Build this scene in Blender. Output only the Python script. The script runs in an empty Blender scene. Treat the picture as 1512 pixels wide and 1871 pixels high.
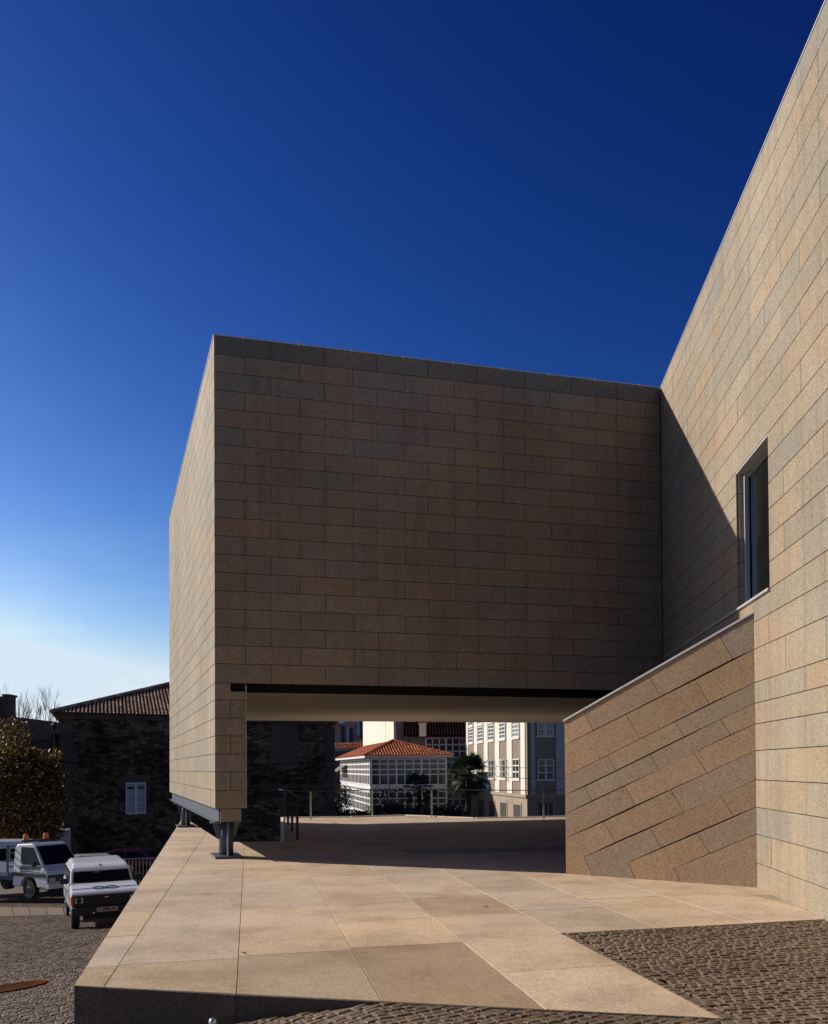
import bpy, bmesh, math, random
from mathutils import Vector as V, Matrix
random.seed(7)
C = bpy.context.scene.collection
S = bpy.context.scene
# ------------------------------------------------------------------ camera, sky, sun
f_, cx_, cy_ = 1822.0, 756.0, 1367.0
EYE = V((0, 0, 1.65)); pit = math.atan(35 / 1822.0); rol = 0.0063
F_ = V((0, math.cos(pit), math.sin(pit))); U0 = V((0, -math.sin(pit), math.cos(pit))); R0 = V((1, 0, 0))
R_ = R0 * math.cos(rol) - U0 * math.sin(rol); U_ = U0 * math.cos(rol) + R0 * math.sin(rol)
cam = bpy.data.cameras.new('camera'); camo = bpy.data.objects.new('camera', cam); C.objects.link(camo)
M = Matrix((R_, U_, -F_)).transposed().to_4x4(); M.translation = EYE
camo.matrix_world = M
cam.sensor_fit = 'HORIZONTAL'; cam.sensor_width = 36; cam.lens = 36 * f_ / 1512
cam.shift_y = (cy_ - 935.5) / 1512; cam.shift_x = 0
cam.clip_start = 0.1; cam.clip_end = 2000
S.camera = camo

SUN_AZ = math.radians(-64.8); SUN_EL = math.radians(27.4)     # azimuth measured from +Y towards +X
w = bpy.data.worlds.new('World'); S.world = w; w.use_nodes = True
nt = w.node_tree; nt.nodes.clear()
sky = nt.nodes.new('ShaderNodeTexSky'); sky.sky_type = 'NISHITA'; sky.sun_disc = False
sky.sun_elevation = SUN_EL; sky.sun_rotation = SUN_AZ
sky.altitude = 300; sky.air_density = 1.0; sky.dust_density = 0.6; sky.ozone_density = 3.0
EXPO = 0.3
bg = nt.nodes.new('ShaderNodeBackground'); bg.inputs[1].default_value = 0.05
wo = nt.nodes.new('ShaderNodeOutputWorld')
# deep polarised slide-film response of the clear sky, one power per channel
sep = nt.nodes.new('ShaderNodeSeparateColor'); com = nt.nodes.new('ShaderNodeCombineColor'); nt.links.new(sky.outputs[0], sep.inputs[0])
def wm(op, a, b, clamp=False):
    m = nt.nodes.new('ShaderNodeMath'); m.operation = op
    for i, q in enumerate((a, b)):
        if isinstance(q, bpy.types.NodeSocket): nt.links.new(q, m.inputs[i])
        else: m.inputs[i].default_value = q
    return m.outputs[0]
for ch, (ref, g_, out, mx) in enumerate(((.222, 3.2, .61, .72), (.305, 2.55, .74, .80), (.362, 1.95, .87, .94))):
    q = wm('MULTIPLY', sep.outputs[ch], .05 / ref); q = wm('POWER', q, g_); q = wm('MULTIPLY', q, out); q = wm('MINIMUM', q, mx)
    sky_ch = (sky_ch if ch else []) + [q]
rr, gg, bb = sky_ch
bb = wm('MAXIMUM', bb, wm('MULTIPLY', gg, 1.13)); rr = wm('MINIMUM', rr, wm('MULTIPLY', gg, .84))
tcw = nt.nodes.new('ShaderNodeTexCoord'); mpw = nt.nodes.new('ShaderNodeMapping'); mpw.inputs['Scale'].default_value = (3, 3, 9); mpw.inputs['Rotation'].default_value = (.35, .5, 0)
nt.links.new(tcw.outputs['Generated'], mpw.inputs[0]); nzw = nt.nodes.new('ShaderNodeTexNoise'); nzw.inputs['Scale'].default_value = 1.6; nzw.inputs['Detail'].default_value = 7; nzw.inputs['Roughness'].default_value = .6
nt.links.new(mpw.outputs[0], nzw.inputs['Vector']); wis = wm('MAXIMUM', wm('SUBTRACT', nzw.outputs[0], .46), 0.0)   # faint thin cirrus, only where the air is already bright
for ch, q in enumerate((rr, gg, bb)):
    q = wm('ADD', q, wm('MULTIPLY', wm('MULTIPLY', wis, wm('MULTIPLY', gg, gg)), (1.0, .85, .45)[ch]))
    nt.links.new(wm('MULTIPLY', q, 20.0 / 2 ** EXPO), com.inputs[ch])
nt.links.new(com.outputs[0], bg.inputs[0]); nt.links.new(bg.outputs[0], wo.inputs[0])
sl = bpy.data.lights.new('sun', 'SUN'); sl.energy = 5.0; sl.angle = math.radians(0.5); sl.color = (1, 0.905, 0.78)
so = bpy.data.objects.new('sun', sl); C.objects.link(so)
sdir = V((math.sin(SUN_AZ) * math.cos(SUN_EL), math.cos(SUN_AZ) * math.cos(SUN_EL), math.sin(SUN_EL)))
so.rotation_euler = sdir.to_track_quat('Z', 'Y').to_euler(); so.location = (-30, 20, 30)
S.view_settings.view_transform = 'Standard'; S.view_settings.look = 'None'
S.view_settings.exposure = EXPO; S.view_settings.gamma = 1

# ------------------------------------------------------------------ helpers
def ray(x, y): return R_ * ((x - cx_) / f_) + U_ * (-(y - cy_) / f_) + F_
def PZ(x, y, z=0.0):
    r = ray(x, y); return EYE + r * ((z - EYE.z) / r.z)
def PY(x, y, Y):
    r = ray(x, y); return EYE + r * (Y / r.y)
def PP(x, y, p, n):
    r = ray(x, y); return EYE + r * ((p - EYE).dot(n) / r.dot(n))

class MB:
    def __init__(s): s.v = []; s.f = []
    def face(s, pts):
        i = len(s.v); s.v += [tuple(p) for p in pts]; s.f.append(list(range(i, i + len(pts))))
    def solid(s, vs, fs):
        i = len(s.v); s.v += [tuple(p) for p in vs]; s.f += [[i + k for k in q] for q in fs]
    def box(s, a, b, fr=None):
        o, x, y, z = fr or (V((0, 0, 0)), V((1, 0, 0)), V((0, 1, 0)), V((0, 0, 1)))
        vs = [o + x * p + y * q + z * r for r in (a[2], b[2]) for q in (a[1], b[1]) for p in (a[0], b[0])]
        s.solid(vs, [(0, 2, 3, 1), (4, 5, 7, 6), (0, 1, 5, 4), (2, 6, 7, 3), (0, 4, 6, 2), (1, 3, 7, 5)])
    def prism(s, poly, h0, h1, fr=None):
        # poly in (x,y) of the frame, extruded along frame z
        o, x, y, z = fr or (V((0, 0, 0)), V((1, 0, 0)), V((0, 1, 0)), V((0, 0, 1)))
        n = len(poly)
        vs = [o + x * p[0] + y * p[1] + z * h0 for p in poly] + [o + x * p[0] + y * p[1] + z * h1 for p in poly]
        s.solid(vs, [list(range(n - 1, -1, -1)), list(range(n, 2 * n))] + [(k, (k + 1) % n, n + (k + 1) % n, n + k) for k in range(n)])
    def tube(s, pts, r, n=8, cap=True, r2=None):
        pts = [V(p) for p in pts]; rings = []; m = len(pts)
        for i, p in enumerate(pts):
            d = (pts[min(i + 1, m - 1)] - pts[max(i - 1, 0)]).normalized()
            a = d.orthogonal() if i == 0 else (a - d * a.dot(d))
            a.normalize(); b = d.cross(a)
            rr = r if r2 is None else r + (r2 - r) * i / (m - 1)
            rings.append([p + (a * math.cos(2 * math.pi * k / n) + b * math.sin(2 * math.pi * k / n)) * rr for k in range(n)])
        vs = [q for g in rings for q in g]; fs = []
        for i in range(m - 1):
            for k in range(n):
                fs.append((i * n + k, i * n + (k + 1) % n, (i + 1) * n + (k + 1) % n, (i + 1) * n + k))
        if cap: fs.append(list(range(n - 1, -1, -1))); fs.append([(m - 1) * n + k for k in range(n)])
        s.solid(vs, fs)
    def loft(s, rings, cap=True, closed=True):
        n = len(rings[0]); vs = [q for g in rings for q in g]; fs = []
        for i in range(len(rings) - 1):
            for k in range(n if closed else n - 1):
                fs.append((i * n + k, i * n + (k + 1) % n, (i + 1) * n + (k + 1) % n, (i + 1) * n + k))
        if cap: fs.append(list(range(n - 1, -1, -1))); fs.append([(len(rings) - 1) * n + k for k in range(n)])
        s.solid(vs, fs)
    def build(s, name, mat, parent=None, smooth=False, bevel=0, fix=False, loc=None):
        me = bpy.data.meshes.new(name); me.from_pydata(s.v, [], s.f); me.update()
        if fix or smooth:
            bm = bmesh.new(); bm.from_mesh(me)
            bmesh.ops.recalc_face_normals(bm, faces=bm.faces); bm.to_mesh(me); bm.free()
        if smooth:
            me.shade_smooth()
        o = bpy.data.objects.new(name, me); me.materials.append(mat); C.objects.link(o)
        if parent: o.parent = parent
        if bevel:
            b = o.modifiers.new('b', 'BEVEL'); b.width = bevel; b.segments = 2; b.limit_method = 'ANGLE'; b.angle_limit = math.radians(35)
        return o

def tag(o, label=None, cat=None, group=None, kind=None):
    if label: o['label'] = label
    if cat: o['category'] = cat
    if group: o['group'] = group
    if kind: o['kind'] = kind
    return o
def empty(name, loc=(0, 0, 0), rz=0.0, label=None, cat=None, group=None, kind=None):
    o = bpy.data.objects.new(name, None); C.objects.link(o); o.location = loc; o.rotation_euler = (0, 0, rz)
    o.empty_display_size = 0.3
    return tag(o, label, cat, group, kind)
def keep(o, root):
    # parent o, built in world coordinates, to a root that stands elsewhere
    o.parent = root
    o.matrix_parent_inverse = Matrix.LocRotScale(root.location, root.rotation_euler, None).inverted()
    return o

def inset(poly, g):
    n = len(poly); A = sum(poly[i][0] * poly[(i + 1) % n][1] - poly[(i + 1) % n][0] * poly[i][1] for i in range(n))
    P = list(poly) if A > 0 else list(poly)[::-1]; out = []
    for i in range(n):
        p0, p1, p2 = V(P[i - 1][:2]), V(P[i][:2]), V(P[(i + 1) % n][:2])
        d1 = (p1 - p0); d2 = (p2 - p1)
        if d1.length < 1e-6 or d2.length < 1e-6: continue
        d1.normalize(); d2.normalize()
        n1 = V((-d1.y, d1.x)); n2 = V((-d2.y, d2.x)); k = 1 + n1.dot(n2)
        out.append(p1 + (n1 + n2) * (g / max(k, .2)))
    return out
def slabs(mb, polys, fr, g=.004, t=.02, jit=.0012):
    # stone slabs: front at frame z=0, sides going back by t (frame z = outward normal)
    o, x, y, z = fr
    for p in polys:
        q = inset(p, g); n = len(q)
        if n < 3: continue
        e = min(.0025, g)
        q2 = inset(q, e)
        if len(q2) != n: q2 = q
        dz = random.uniform(-jit, jit)
        fr0 = [o + x * a[0] + y * a[1] + z * dz for a in q2]; fr1 = [o + x * a[0] + y * a[1] + z * (dz - e) for a in q]; bk = [o + x * a[0] + y * a[1] - z * t for a in q]
        mb.solid(fr0 + fr1 + bk, [list(range(n))] + [(n + k, n + (k + 1) % n, (k + 1) % n, k) for k in range(n)] + [(2 * n + k, 2 * n + (k + 1) % n, n + (k + 1) % n, n + k) for k in range(n)])
def rows(zs, s0, s1, L, off, cuts=None):
    # zs descending; off(row)-> joint phase ; cuts(row)-> list of (a,b) openings
    out = []
    for r in range(len(zs) - 1):
        zt, zb = zs[r], zs[r + 1]
        spans = [(s0, s1)]
        for c in (cuts(r) if cuts else []):
            ns = []
            for a, b in spans:
                if c[1] <= a or c[0] >= b: ns.append((a, b)); continue
                if c[0] - a > .01: ns.append((a, c[0]))
                if b - c[1] > .01: ns.append((c[1], b))
            spans = ns
        ph = off(r)
        for a, b in spans:
            k = math.floor((a - ph) / L) + 1; x = a
            while True:
                e = ph + k * L
                if e >= b - .02: e = b
                if e - x > .03: out.append([(x, zb), (e, zb), (e, zt), (x, zt)])
                x = e; k += 1
                if e >= b - 1e-6: break
    return out

# ------------------------------------------------------------------ materials
def mat(name, base=(.5, .5, .5), rough=.6, metal=0.0, spec=.5):
    m = bpy.data.materials.new(name); m.use_nodes = True
    b = m.node_tree.nodes['Principled BSDF']
    b.inputs['Base Color'].default_value = (*base, 1); b.inputs['Roughness'].default_value = rough
    b.inputs['Metallic'].default_value = metal; b.inputs['Specular IOR Level'].default_value = spec
    return m
def nodes(m): return m.node_tree.nodes, m.node_tree.links, m.node_tree.nodes['Principled BSDF']
def ramp(N, stops):
    r = N.new('ShaderNodeValToRGB'); e = r.color_ramp.elements
    while len(e) > 1: e.remove(e[-1])
    e[0].position = stops[0][0]; e[0].color = (*stops[0][1], 1)
    for p, c in stops[1:]:
        q = e.new(p); q.color = (*c, 1)
    return r
def mixc(N, L, typ, fac, a, b):
    m = N.new('ShaderNodeMix'); m.data_type = 'RGBA'; m.blend_type = typ
    for inp, val in ((m.inputs[0], fac), (m.inputs[6], a), (m.inputs[7], b)):
        if hasattr(val, 'is_output') or isinstance(val, bpy.types.NodeSocket): L.new(val, inp)
        elif isinstance(val, tuple): inp.default_value = (*val, 1)
        else: inp.default_value = val
    return m.outputs[2]
def noise(N, L, scale, detail=4, vec=None, rough=.55):
    n = N.new('ShaderNodeTexNoise'); n.inputs['Scale'].default_value = scale; n.inputs['Detail'].default_value = detail
    n.inputs['Roughness'].default_value = rough
    if vec is None:
        tc = N.new('ShaderNodeTexCoord'); vec = tc.outputs['Object']
    L.new(vec, n.inputs['Vector']); return n
def bump(N, L, B, h, strength, dist):
    b = N.new('ShaderNodeBump'); b.inputs['Strength'].default_value = strength; b.inputs['Distance'].default_value = dist
    L.new(h, b.inputs['Height']); L.new(b.outputs[0], B.inputs['Normal'])

def granite(name, palette, stain=(.30, .19, .10), stain_amt=.45, speck=.5, rough=.75, gain=1.0, mott=1.0, dirt=0.0, streak=0.0):
    m = mat(name, rough=rough, spec=.25); N, L, B = nodes(m)
    g = N.new('ShaderNodeNewGeometry')
    r = ramp(N, [(i / (len(palette) - 1), tuple(c * gain for c in p)) for i, p in enumerate(palette)])
    L.new(g.outputs['Random Per Island'], r.inputs[0])
    # soft warm iron stains, different on every slab
    tc = N.new('ShaderNodeTexCoord'); ad = N.new('ShaderNodeVectorMath'); ad.operation = 'MULTIPLY_ADD'
    L.new(g.outputs['Random Per Island'], ad.inputs[0]); ad.inputs[1].default_value = (37, 51, 23); L.new(tc.outputs['Object'], ad.inputs[2])
    n1 = noise(N, L, 1.3, 5, ad.outputs[0], .6)
    rs = ramp(N, [(.50, (0, 0, 0)), (.72, (1, 1, 1))]); L.new(n1.outputs[0], rs.inputs[0])
    ms = N.new('ShaderNodeMath'); ms.operation = 'MULTIPLY'; ms.inputs[1].default_value = stain_amt; L.new(rs.outputs[0], ms.inputs[0])
    c = mixc(N, L, 'MIX', ms.outputs[0], r.outputs[0], tuple(v * gain for v in stain))
    n4 = noise(N, L, .35, 3, tc.outputs['Object'], .5)
    r4 = ramp(N, [(.3, (.86, .86, .86)), (.7, (1.1, 1.1, 1.1))]); L.new(n4.outputs[0], r4.inputs[0])
    c = mixc(N, L, 'MULTIPLY', 1.0, c, r4.outputs[0])
    n5 = noise(N, L, 26, 3, tc.outputs['Object'], .8)
    r5 = ramp(N, [(.34, (.80, .79, .78)), (.5, (1, 1, 1)), (.66, (1.14, 1.13, 1.12))]); L.new(n5.outputs[0], r5.inputs[0])
    c = mixc(N, L, 'MULTIPLY', mott, c, r5.outputs[0])
    n2 = noise(N, L, 70, 2, tc.outputs['Object'], .9)
    r2 = ramp(N, [(.34, (1 - speck, 1 - speck, 1 - speck)), (.5, (1, 1, 1)), (.68, (1 + speck * .55,) * 3)]); L.new(n2.outputs[0], r2.inputs[0])
    c = mixc(N, L, 'MULTIPLY', 1.0, c, r2.outputs[0])
    n3 = noise(N, L, 9, 4, ad.outputs[0], .7)
    r3 = ramp(N, [(.3, (.90, .90, .91)), (.7, (1.08, 1.07, 1.06))]); L.new(n3.outputs[0], r3.inputs[0])
    c = mixc(N, L, 'MULTIPLY', 1.0, c, r3.outputs[0])
    # sparse pits
    vo = N.new('ShaderNodeTexVoronoi'); vo.inputs['Scale'].default_value = 5.5; L.new(tc.outputs['Object'], vo.inputs['Vector'])
    rp = ramp(N, [(.035, (.35, .3, .26)), (.06, (1, 1, 1))]); L.new(vo.outputs['Distance'], rp.inputs[0])
    c = mixc(N, L, 'MULTIPLY', .8, c, rp.outputs[0])
    if streak:
        mp7 = N.new('ShaderNodeMapping'); mp7.inputs['Scale'].default_value = (5, 5, .35); L.new(tc.outputs['Object'], mp7.inputs[0])
        n8 = noise(N, L, 1.0, 5, mp7.outputs[0], .6); r8 = ramp(N, [(.32, (1 - streak,) * 3), (.5, (1, 1, 1)), (.68, (1.05, 1.05, 1.04))]); L.new(n8.outputs[0], r8.inputs[0])
        c = mixc(N, L, 'MULTIPLY', 1.0, c, r8.outputs[0])
    if dirt:
        n6 = noise(N, L, .9, 8, tc.outputs['Object'], .62); r6 = ramp(N, [(.36, (1 - dirt, 1 - dirt * 1.08, 1 - dirt * 1.15)), (.52, (1, 1, 1)), (.7, (1.05, 1.04, 1.02))]); L.new(n6.outputs[0], r6.inputs[0])
        c = mixc(N, L, 'MULTIPLY', 1.0, c, r6.outputs[0])
        n7 = noise(N, L, 3.5, 6, tc.outputs['Object'], .7); r7 = ramp(N, [(.30, (.86, .84, .82)), (.45, (1, 1, 1))]); L.new(n7.outputs[0], r7.inputs[0])
        c = mixc(N, L, 'MULTIPLY', 1.0, c, r7.outputs[0])
    L.new(c, B.inputs['Base Color'])
    bump(N, L, B, n2.outputs[0], .35, .004)
    return m
PAL = [(0.273, 0.232, 0.169), (0.3, 0.24, 0.167), (0.25, 0.222, 0.172), (0.281, 0.24, 0.178), (0.234, 0.211, 0.176), (0.304, 0.244, 0.167), (0.261, 0.225, 0.177), (0.284, 0.236, 0.166), (0.241, 0.205, 0.155), (0.294, 0.255, 0.195), (0.299, 0.227, 0.15), (0.258, 0.226, 0.17)]
M_st = granite('granite_wall', PAL, streak=.13)
M_stf = granite('granite_floor', [(.41, .315, .22), (.45, .35, .245), (.42, .34, .26), (.465, .35, .235), (.41, .335, .265), (.445, .335, .22), (.37, .30, .23), (.45, .365, .28)], stain_amt=.45, gain=1.28, dirt=.2)
M_str = granite('granite_ramp', [(.33, .235, .15), (.38, .255, .14), (.305, .235, .165), (.285, .225, .17), (.385, .265, .155), (.33, .225, .14), (.30, .225, .155), (.37, .24, .13)], stain=(.33, .20, .11), stain_amt=.6)
M_joint = mat('dark_joint', (.03, .026, .022), .9)
M_steel = mat('painted_steel', (.085, .10, .13), .4, .1)
M_cap = mat('light_metal_cap', (.42, .42, .42), .45, .2)
M_dark = mat('dark_slot', (.012, .012, .014), .7)
M_soff = mat('soffit_render', (.62, .57, .50), .85)
M_glass = mat('dark_glass', (.006, .007, .008), .08, 0, .3)
M_alu = mat('aluminium', (.6, .63, .66), .3, .9)
M_white = mat('white_paint', (.78, .78, .76), .5)
M_black = mat('black_plastic', (.012, .012, .013), .5)

# ------------------------------------------------------------------ frames of the museum
K = V((-3.6331, 18.2154, 9.6275)); u = V((.956199, .292718, 0)); v = V((-.292718, .956199, 0)); Z = V((0, 0, 1))
wa = V((4.62265, 13.48465, 0)); wd = V((.084638, .996412, 0)).normalized(); wn = V((-.996412, .084638, 0)).normalized()
HT = 9.6275; ROW = .33622
K0 = V((K.x, K.y, 0))
frF = (K0, u, Z, -v)          # front face: x=s, y=z, outward -v
frL = (K0 + v * 14.2, -v, Z, -u)   # left face: x = 14.2 - t
frB = (K0, u, v, Z)           # body frame

# ---------------- museum wing (floating block)
wing = empty('museum_wing', K0, 0, 'long granite block raised on steel columns over the terrace passage', 'museum wing')
W_ = lambda o: keep(o, wing)
zs = [HT - ROW * i for i in range(20)]          # 19 rows, last bottom 3.24
zs[19] = 3.22
L0 = 1.032
mb = MB()
P = rows(zs, 0, 9.28, L0, lambda r: 1.032 if r % 2 == 0 else .555)
Pt = [p for p in P if p[0][1] > HT - ROW - .02]; P = [p for p in P if p[0][1] <= HT - ROW - .02]
zl = [3.22, 2.91, 2.575, 2.25, 1.92, 1.59, 1.25, .916]
P.append([(0, 2.91), (.568, 2.91), (.568, 3.07), (.289, 3.07), (.289, 3.22), (0, 3.22)])
for i in range(1, 7):
    a, b = zl[i + 1], zl[i]
    if i % 2 == 1: P += [[(0, a), (.278, a), (.278, b), (0, b)], [(.278, a), (.568, a), (.568, b), (.278, b)]]
    else: P.append([(0, a), (.568, a), (.568, b), (0, b)])
slabs(mb, P, frF, .0045, .03)
W_(tag(mb.build('front_cladding', M_st), 'shaded front face of coursed granite slabs'))
mb = MB(); slabs(mb, Pt, frF, .0045, .03)
W_(tag(mb.build('top_course', granite('weathered_granite', [(.16, .15, .13), (.20, .18, .145), (.14, .135, .12), (.18, .16, .135)])), 'darker weathered top course of the shaded front'))
zz = zs[:19] + [3.22] + zl[1:]
mb = MB(); slabs(mb, rows(zz, 0, 14.2, L0, lambda r: (.0 if r % 2 else .5)), frL, .0045, .03)
W_(tag(mb.build('side_cladding', M_st), 'sunlit left face of coursed granite slabs'))
mb = MB()
# core behind cladding: upper body and the thin leg wall
mb.prism([(.03, .03), (9.29, .03), (14.8, 14.2), (.03, 14.2)], 3.40, HT - .004, frB)
mb.prism([(.03, 2.3), (10.15, 2.3), (14.8, 14.2), (.03, 14.2)], 3.224, 3.40, frB)
mb.box((.03, .03, 3.07), (.289, 2.3, 3.40), frB)
mb.box((.03, .03, .92), (.565, 14.2, 3.07), frB)
mb.box((.289, .06, 3.07), (.568, .062, 3.40), frB) if False else None
W_(mb.build('core', M_joint))
mb = MB(); mb.box((.57, .035, 3.226), (9.28, .12, 3.39), frB); mb.box((.291, .12, 3.394), (9.28, 2.29, 3.4), frB)
W_(mb.build('slot_channel', M_dark))
mb = MB(); mb.prism([(.57, 2.3), (10.15, 2.3), (14.8, 14.19), (.57, 14.19)], 3.215, 3.223, frB)
W_(tag(mb.build('soffit', M_soff), 'smooth pale underside of the block'))
mb = MB(); mb.box((.568, .03, .92), (.578, 14.19, 3.2), frB); W_(mb.build('inner_wall', M_soff))
mb = MB()
x = 0
while x < 9.2:
    mb.box((x - .012, -.012, HT + .001), (min(x + 1.02, 9.28), .4, HT + .022), frB); x += 1.032
for i in range(9): mb.box((.52 + i * 1.032, -.016, HT - .03), (.545 + i * 1.032, .0, HT + .03), frB)
mb.box((-.012, .41, HT + .001), (.4, 14.2, HT + .022), frB)
mb.box((.41, .41, HT), (9.28, 14.2, HT + .01), frB)
W_(mb.build('parapet_cap', M_cap))
# steel edge beam + inset infill stone
mb = MB(); mb.box((.072, .07, .69), (.085, 14.15, .905), frB)
mb.box((-.005, .05, .664), (.14, 14.15, .688), frB); mb.box((.03, .07, .64), (.12, 14.1, .663), frB)
mb.box((-.03, .35, .63), (.02, .75, .655), frB); mb.box((-.03, 11.2, .63), (.02, 11.6, .655), frB)
W_(mb.build('edge_beam', M_steel))
mb = MB(); slabs(mb, [[(.095, .676), (.476, .676), (.476, .910), (.095, .910)]], (K0 + v * .012, u, Z, -v), .002, .1)
mb.box((.1, .115, .676), (.476, 14.1, .915), frB)
W_(mb.build('infill_stone', M_st))
# columns (part) with sub-parts
def pillar(t0):
    c = MB(); c.tube([K0 + u * .245 + v * t0 + Z * .04, K0 + u * .245 + v * t0 + Z * .66], .135, 28)
    col = c.build('steel_column', M_steel, smooth=False)
    for p in col.data.polygons: p.use_smooth = len(p.vertices) == 4
    W_(col)
    b = MB(); b.box((0.0, t0 - .42, .004), (.50, t0 + .5, .045), frB)
    bo = b.build('base_plate', M_steel, bevel=.004)
    b2 = MB(); b2.box((.236, t0 - .36, .046), (.256, t0 + .36, .66), frB)
    fo = b2.build('fin', M_steel)
    g = MB(); fg = (K0 + v * (t0 - .01), u, Z, v)
    g.prism([(-.01, .655), (.075, .36), (.12, .36), (.12, .655)], -.01, .01, fg)
    go = g.build('gusset', M_steel); go.parent = col; go.matrix_parent_inverse = Matrix(); g = MB()
    g.prism([(.37, .655), (.37, .36), (.405, .36), (.50, .655)], -.01, .01, fg)
    fg2 = (K0 + v * (t0 - .3), u, Z, v)
    go = g.build('gusset', M_steel)
    for q in (bo, fo, go): q.parent = col; q.matrix_parent_inverse = Matrix()
for t0 in (.43, 10.75): pillar(t0)

# ---------------- main museum building (right wall with window)
main = empty('museum_building', wa, 0, 'tall granite clad museum wall with one deep window, right side', 'museum')
N_ = lambda o: keep(o, main)
frW = (wa, wd, Z, wn)
zr = [HT - ROW * i for i in range(18)] + [3.59, 3.221, 2.771, 2.489, 2.209, 1.849, 1.454, 1.082, .717, .331, -.12]
zr[17] = 3.911; zr[11] = 5.905
WS0, WS1, WZ0, WZ1 = -.78, .937, 3.911, 5.905
mb = MB()
P = rows(zr, -18, 7.49, 1.5, lambda r: -1.45 if r % 2 else -.70, lambda r: [(WS0, WS1)] if 11 <= r < 17 else [])
frWs = (wa, wd, Z, wn)
# frame must be right handed for outward faces: wd x Z = ?
slabs(mb, [[(-a, b) for a, b in p] for p in P], (wa, -wd, Z, wn), .0045, .03)
N_(tag(mb.build('cladding', M_st), 'sunlit granite slabs in courses'))
mb = MB(); fb = (wa, wd, -wn, Z)
T0, T1 = .03, 9.0
N_(tag((lambda m_: (m_.box((WS0, .4, WZ0), (WS1, .5, WZ1), fb), m_)[1])(MB()).build('room_dark', M_dark)))
mb.box((-18, T0, -.3), (WS0, T1, HT - .003), fb); mb.box((WS1, T0, -.3), (22, T1, HT - .003), fb)
mb.box((WS0, T0, -.3), (WS1, T1, WZ0), fb); mb.box((WS0, T0, WZ1), (WS1, T1, HT - .003), fb)
N_(mb.build('core', M_joint))
mb = MB(); mb.box((-18, -.008, HT + .001), (22, .35, HT + .02), fb); mb.box((-18, .36, HT), (22, 9, HT + .01), fb)
N_(mb.build('parapet_cap', M_cap))
# window: reveals, frame, glass, sill
RD = .125
win = MB(); win.box((WS0 + .03, RD + .05, WZ0 + .02), (WS1 - .03, RD + .06, WZ1 - .02), fb)
wino = N_(win.build('window', M_glass))
def wsub(mb, nm, m, **k):
    o = mb.build(nm, m, **k); o.parent = wino; o.matrix_parent_inverse = wino.matrix_parent_inverse.copy() ; o.matrix_parent_inverse = Matrix(); return o
zj = zr[11:18]
mb = MB(); slabs(mb, [[(.032, zj[i + 1]), (RD, zj[i + 1]), (RD, zj[i]), (.032, zj[i])] for i in range(6)], (wa + wd * (WS1 - .014), -wn, Z, -wd), .004, .012)
wsub(mb, 'reveal', M_st); mb = MB()
slabs(mb, [[(-RD, zj[i + 1]), (-.032, zj[i + 1]), (-.032, zj[i]), (-RD, zj[i])] for i in range(6)], (wa + wd * (WS0 + .014), wn, Z, wd), .004, .012)
wsub(mb, 'reveal', M_st)
mb = MB(); mb.box((WS0 + .002, .002, WZ1 - .03), (WS1 - .002, RD + .02, WZ1 - .004), fb)
wsub(mb, 'lintel_lining', M_cap)
mb = MB()
mb.box((WS1 - .09, RD - .03, WZ0 + .005), (WS1 - .016, RD + .04, WZ1 - .032), fb); mb.box((WS0 + .03, RD + .02, WZ0), (WS0 + .1, RD + .1, WZ1 - .03), fb)
mb.box((WS0 + .1, RD + .02, WZ1 - .11), (WS1 - .11, RD + .1, WZ1 - .03), fb); mb.box((WS0 + .1, RD + .02, WZ0), (WS1 - .11, RD + .1, WZ0 + .06), fb)
wsub(mb, 'frame', M_alu, bevel=.006)
mb = MB(); mb.box((WS0 - .03, -.035, WZ0 - .03), (WS1, RD + .02, WZ0 + .004), fb); mb.box((WS1 + .001, -.035, WZ0 - .03), (7.45, -.003, WZ0 + .004), fb)
wsub(mb, 'sill', M_cap, bevel=.003)

# ---------------- ramp wall
RW0 = PZ(1033.2, 1596.3); RW1 = PZ(1383, 1621.2); rd = (RW1 - RW0).normalized(); RL = (RW1 - RW0).length
rn = V((rd.y, -rd.x, 0))     # towards camera
if rn.y > 0: rn = -rn
z6 = [
 [(92,757),(190,702),(243,803),(97,882)], [(190,702),(537,502),(605,620),(243,803)], [(537,502),(915,290),(990,420),(605,620)], [(915,290),(1100,181),(1104,370),(990,420)],
 [(97,882),(418,718),(495,848),(97,1048)], [(418,718),(788,533),(865,660),(495,848)], [(788,533),(1104,370),(1106,547),(865,660)],
 [(97,1048),(318,937),(368,1015),(97,1148)], [(318,937),(680,757),(730,835),(368,1015)], [(680,757),(1106,547),(1107,658),(730,835)],
 [(97,1148),(198,1103),(237,1177),(97,1250)], [(198,1103),(547,932),(595,1012),(237,1177)], [(547,932),(925,743),(978,825),(595,1012)], [(925,743),(1107,658),(1109,768),(978,825)],
 [(97,1250),(412,1100),(470,1202),(97,1380)], [(412,1100),(780,920),(850,1030),(470,1202)], [(780,920),(1109,768),(1111,910),(850,1030)],
 [(300,1290),(658,1120),(728,1240),(360,1400)], [(658,1120),(1111,910),(1113,1066),(728,1240)],
 [(97,1380),(300,1290),(360,1400),(193,1480),(245,1582),(97,1568)],
 [(193,1480),(547,1325),(608,1428),(427,1510),(475,1597),(245,1582)],
 [(547,1325),(922,1150),(995,1260),(608,1428)], [(922,1150),(1113,1066),(1115,1213),(995,1260)],
 [(427,1510),(798,1352),(862,1460),(675,1540),(712,1612),(475,1597)], [(798,1352),(1115,1213),(1117,1357),(862,1460)],
 [(675,1540),(1117,1357),(1120,1642),(712,1612)]]
RP = []
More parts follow.
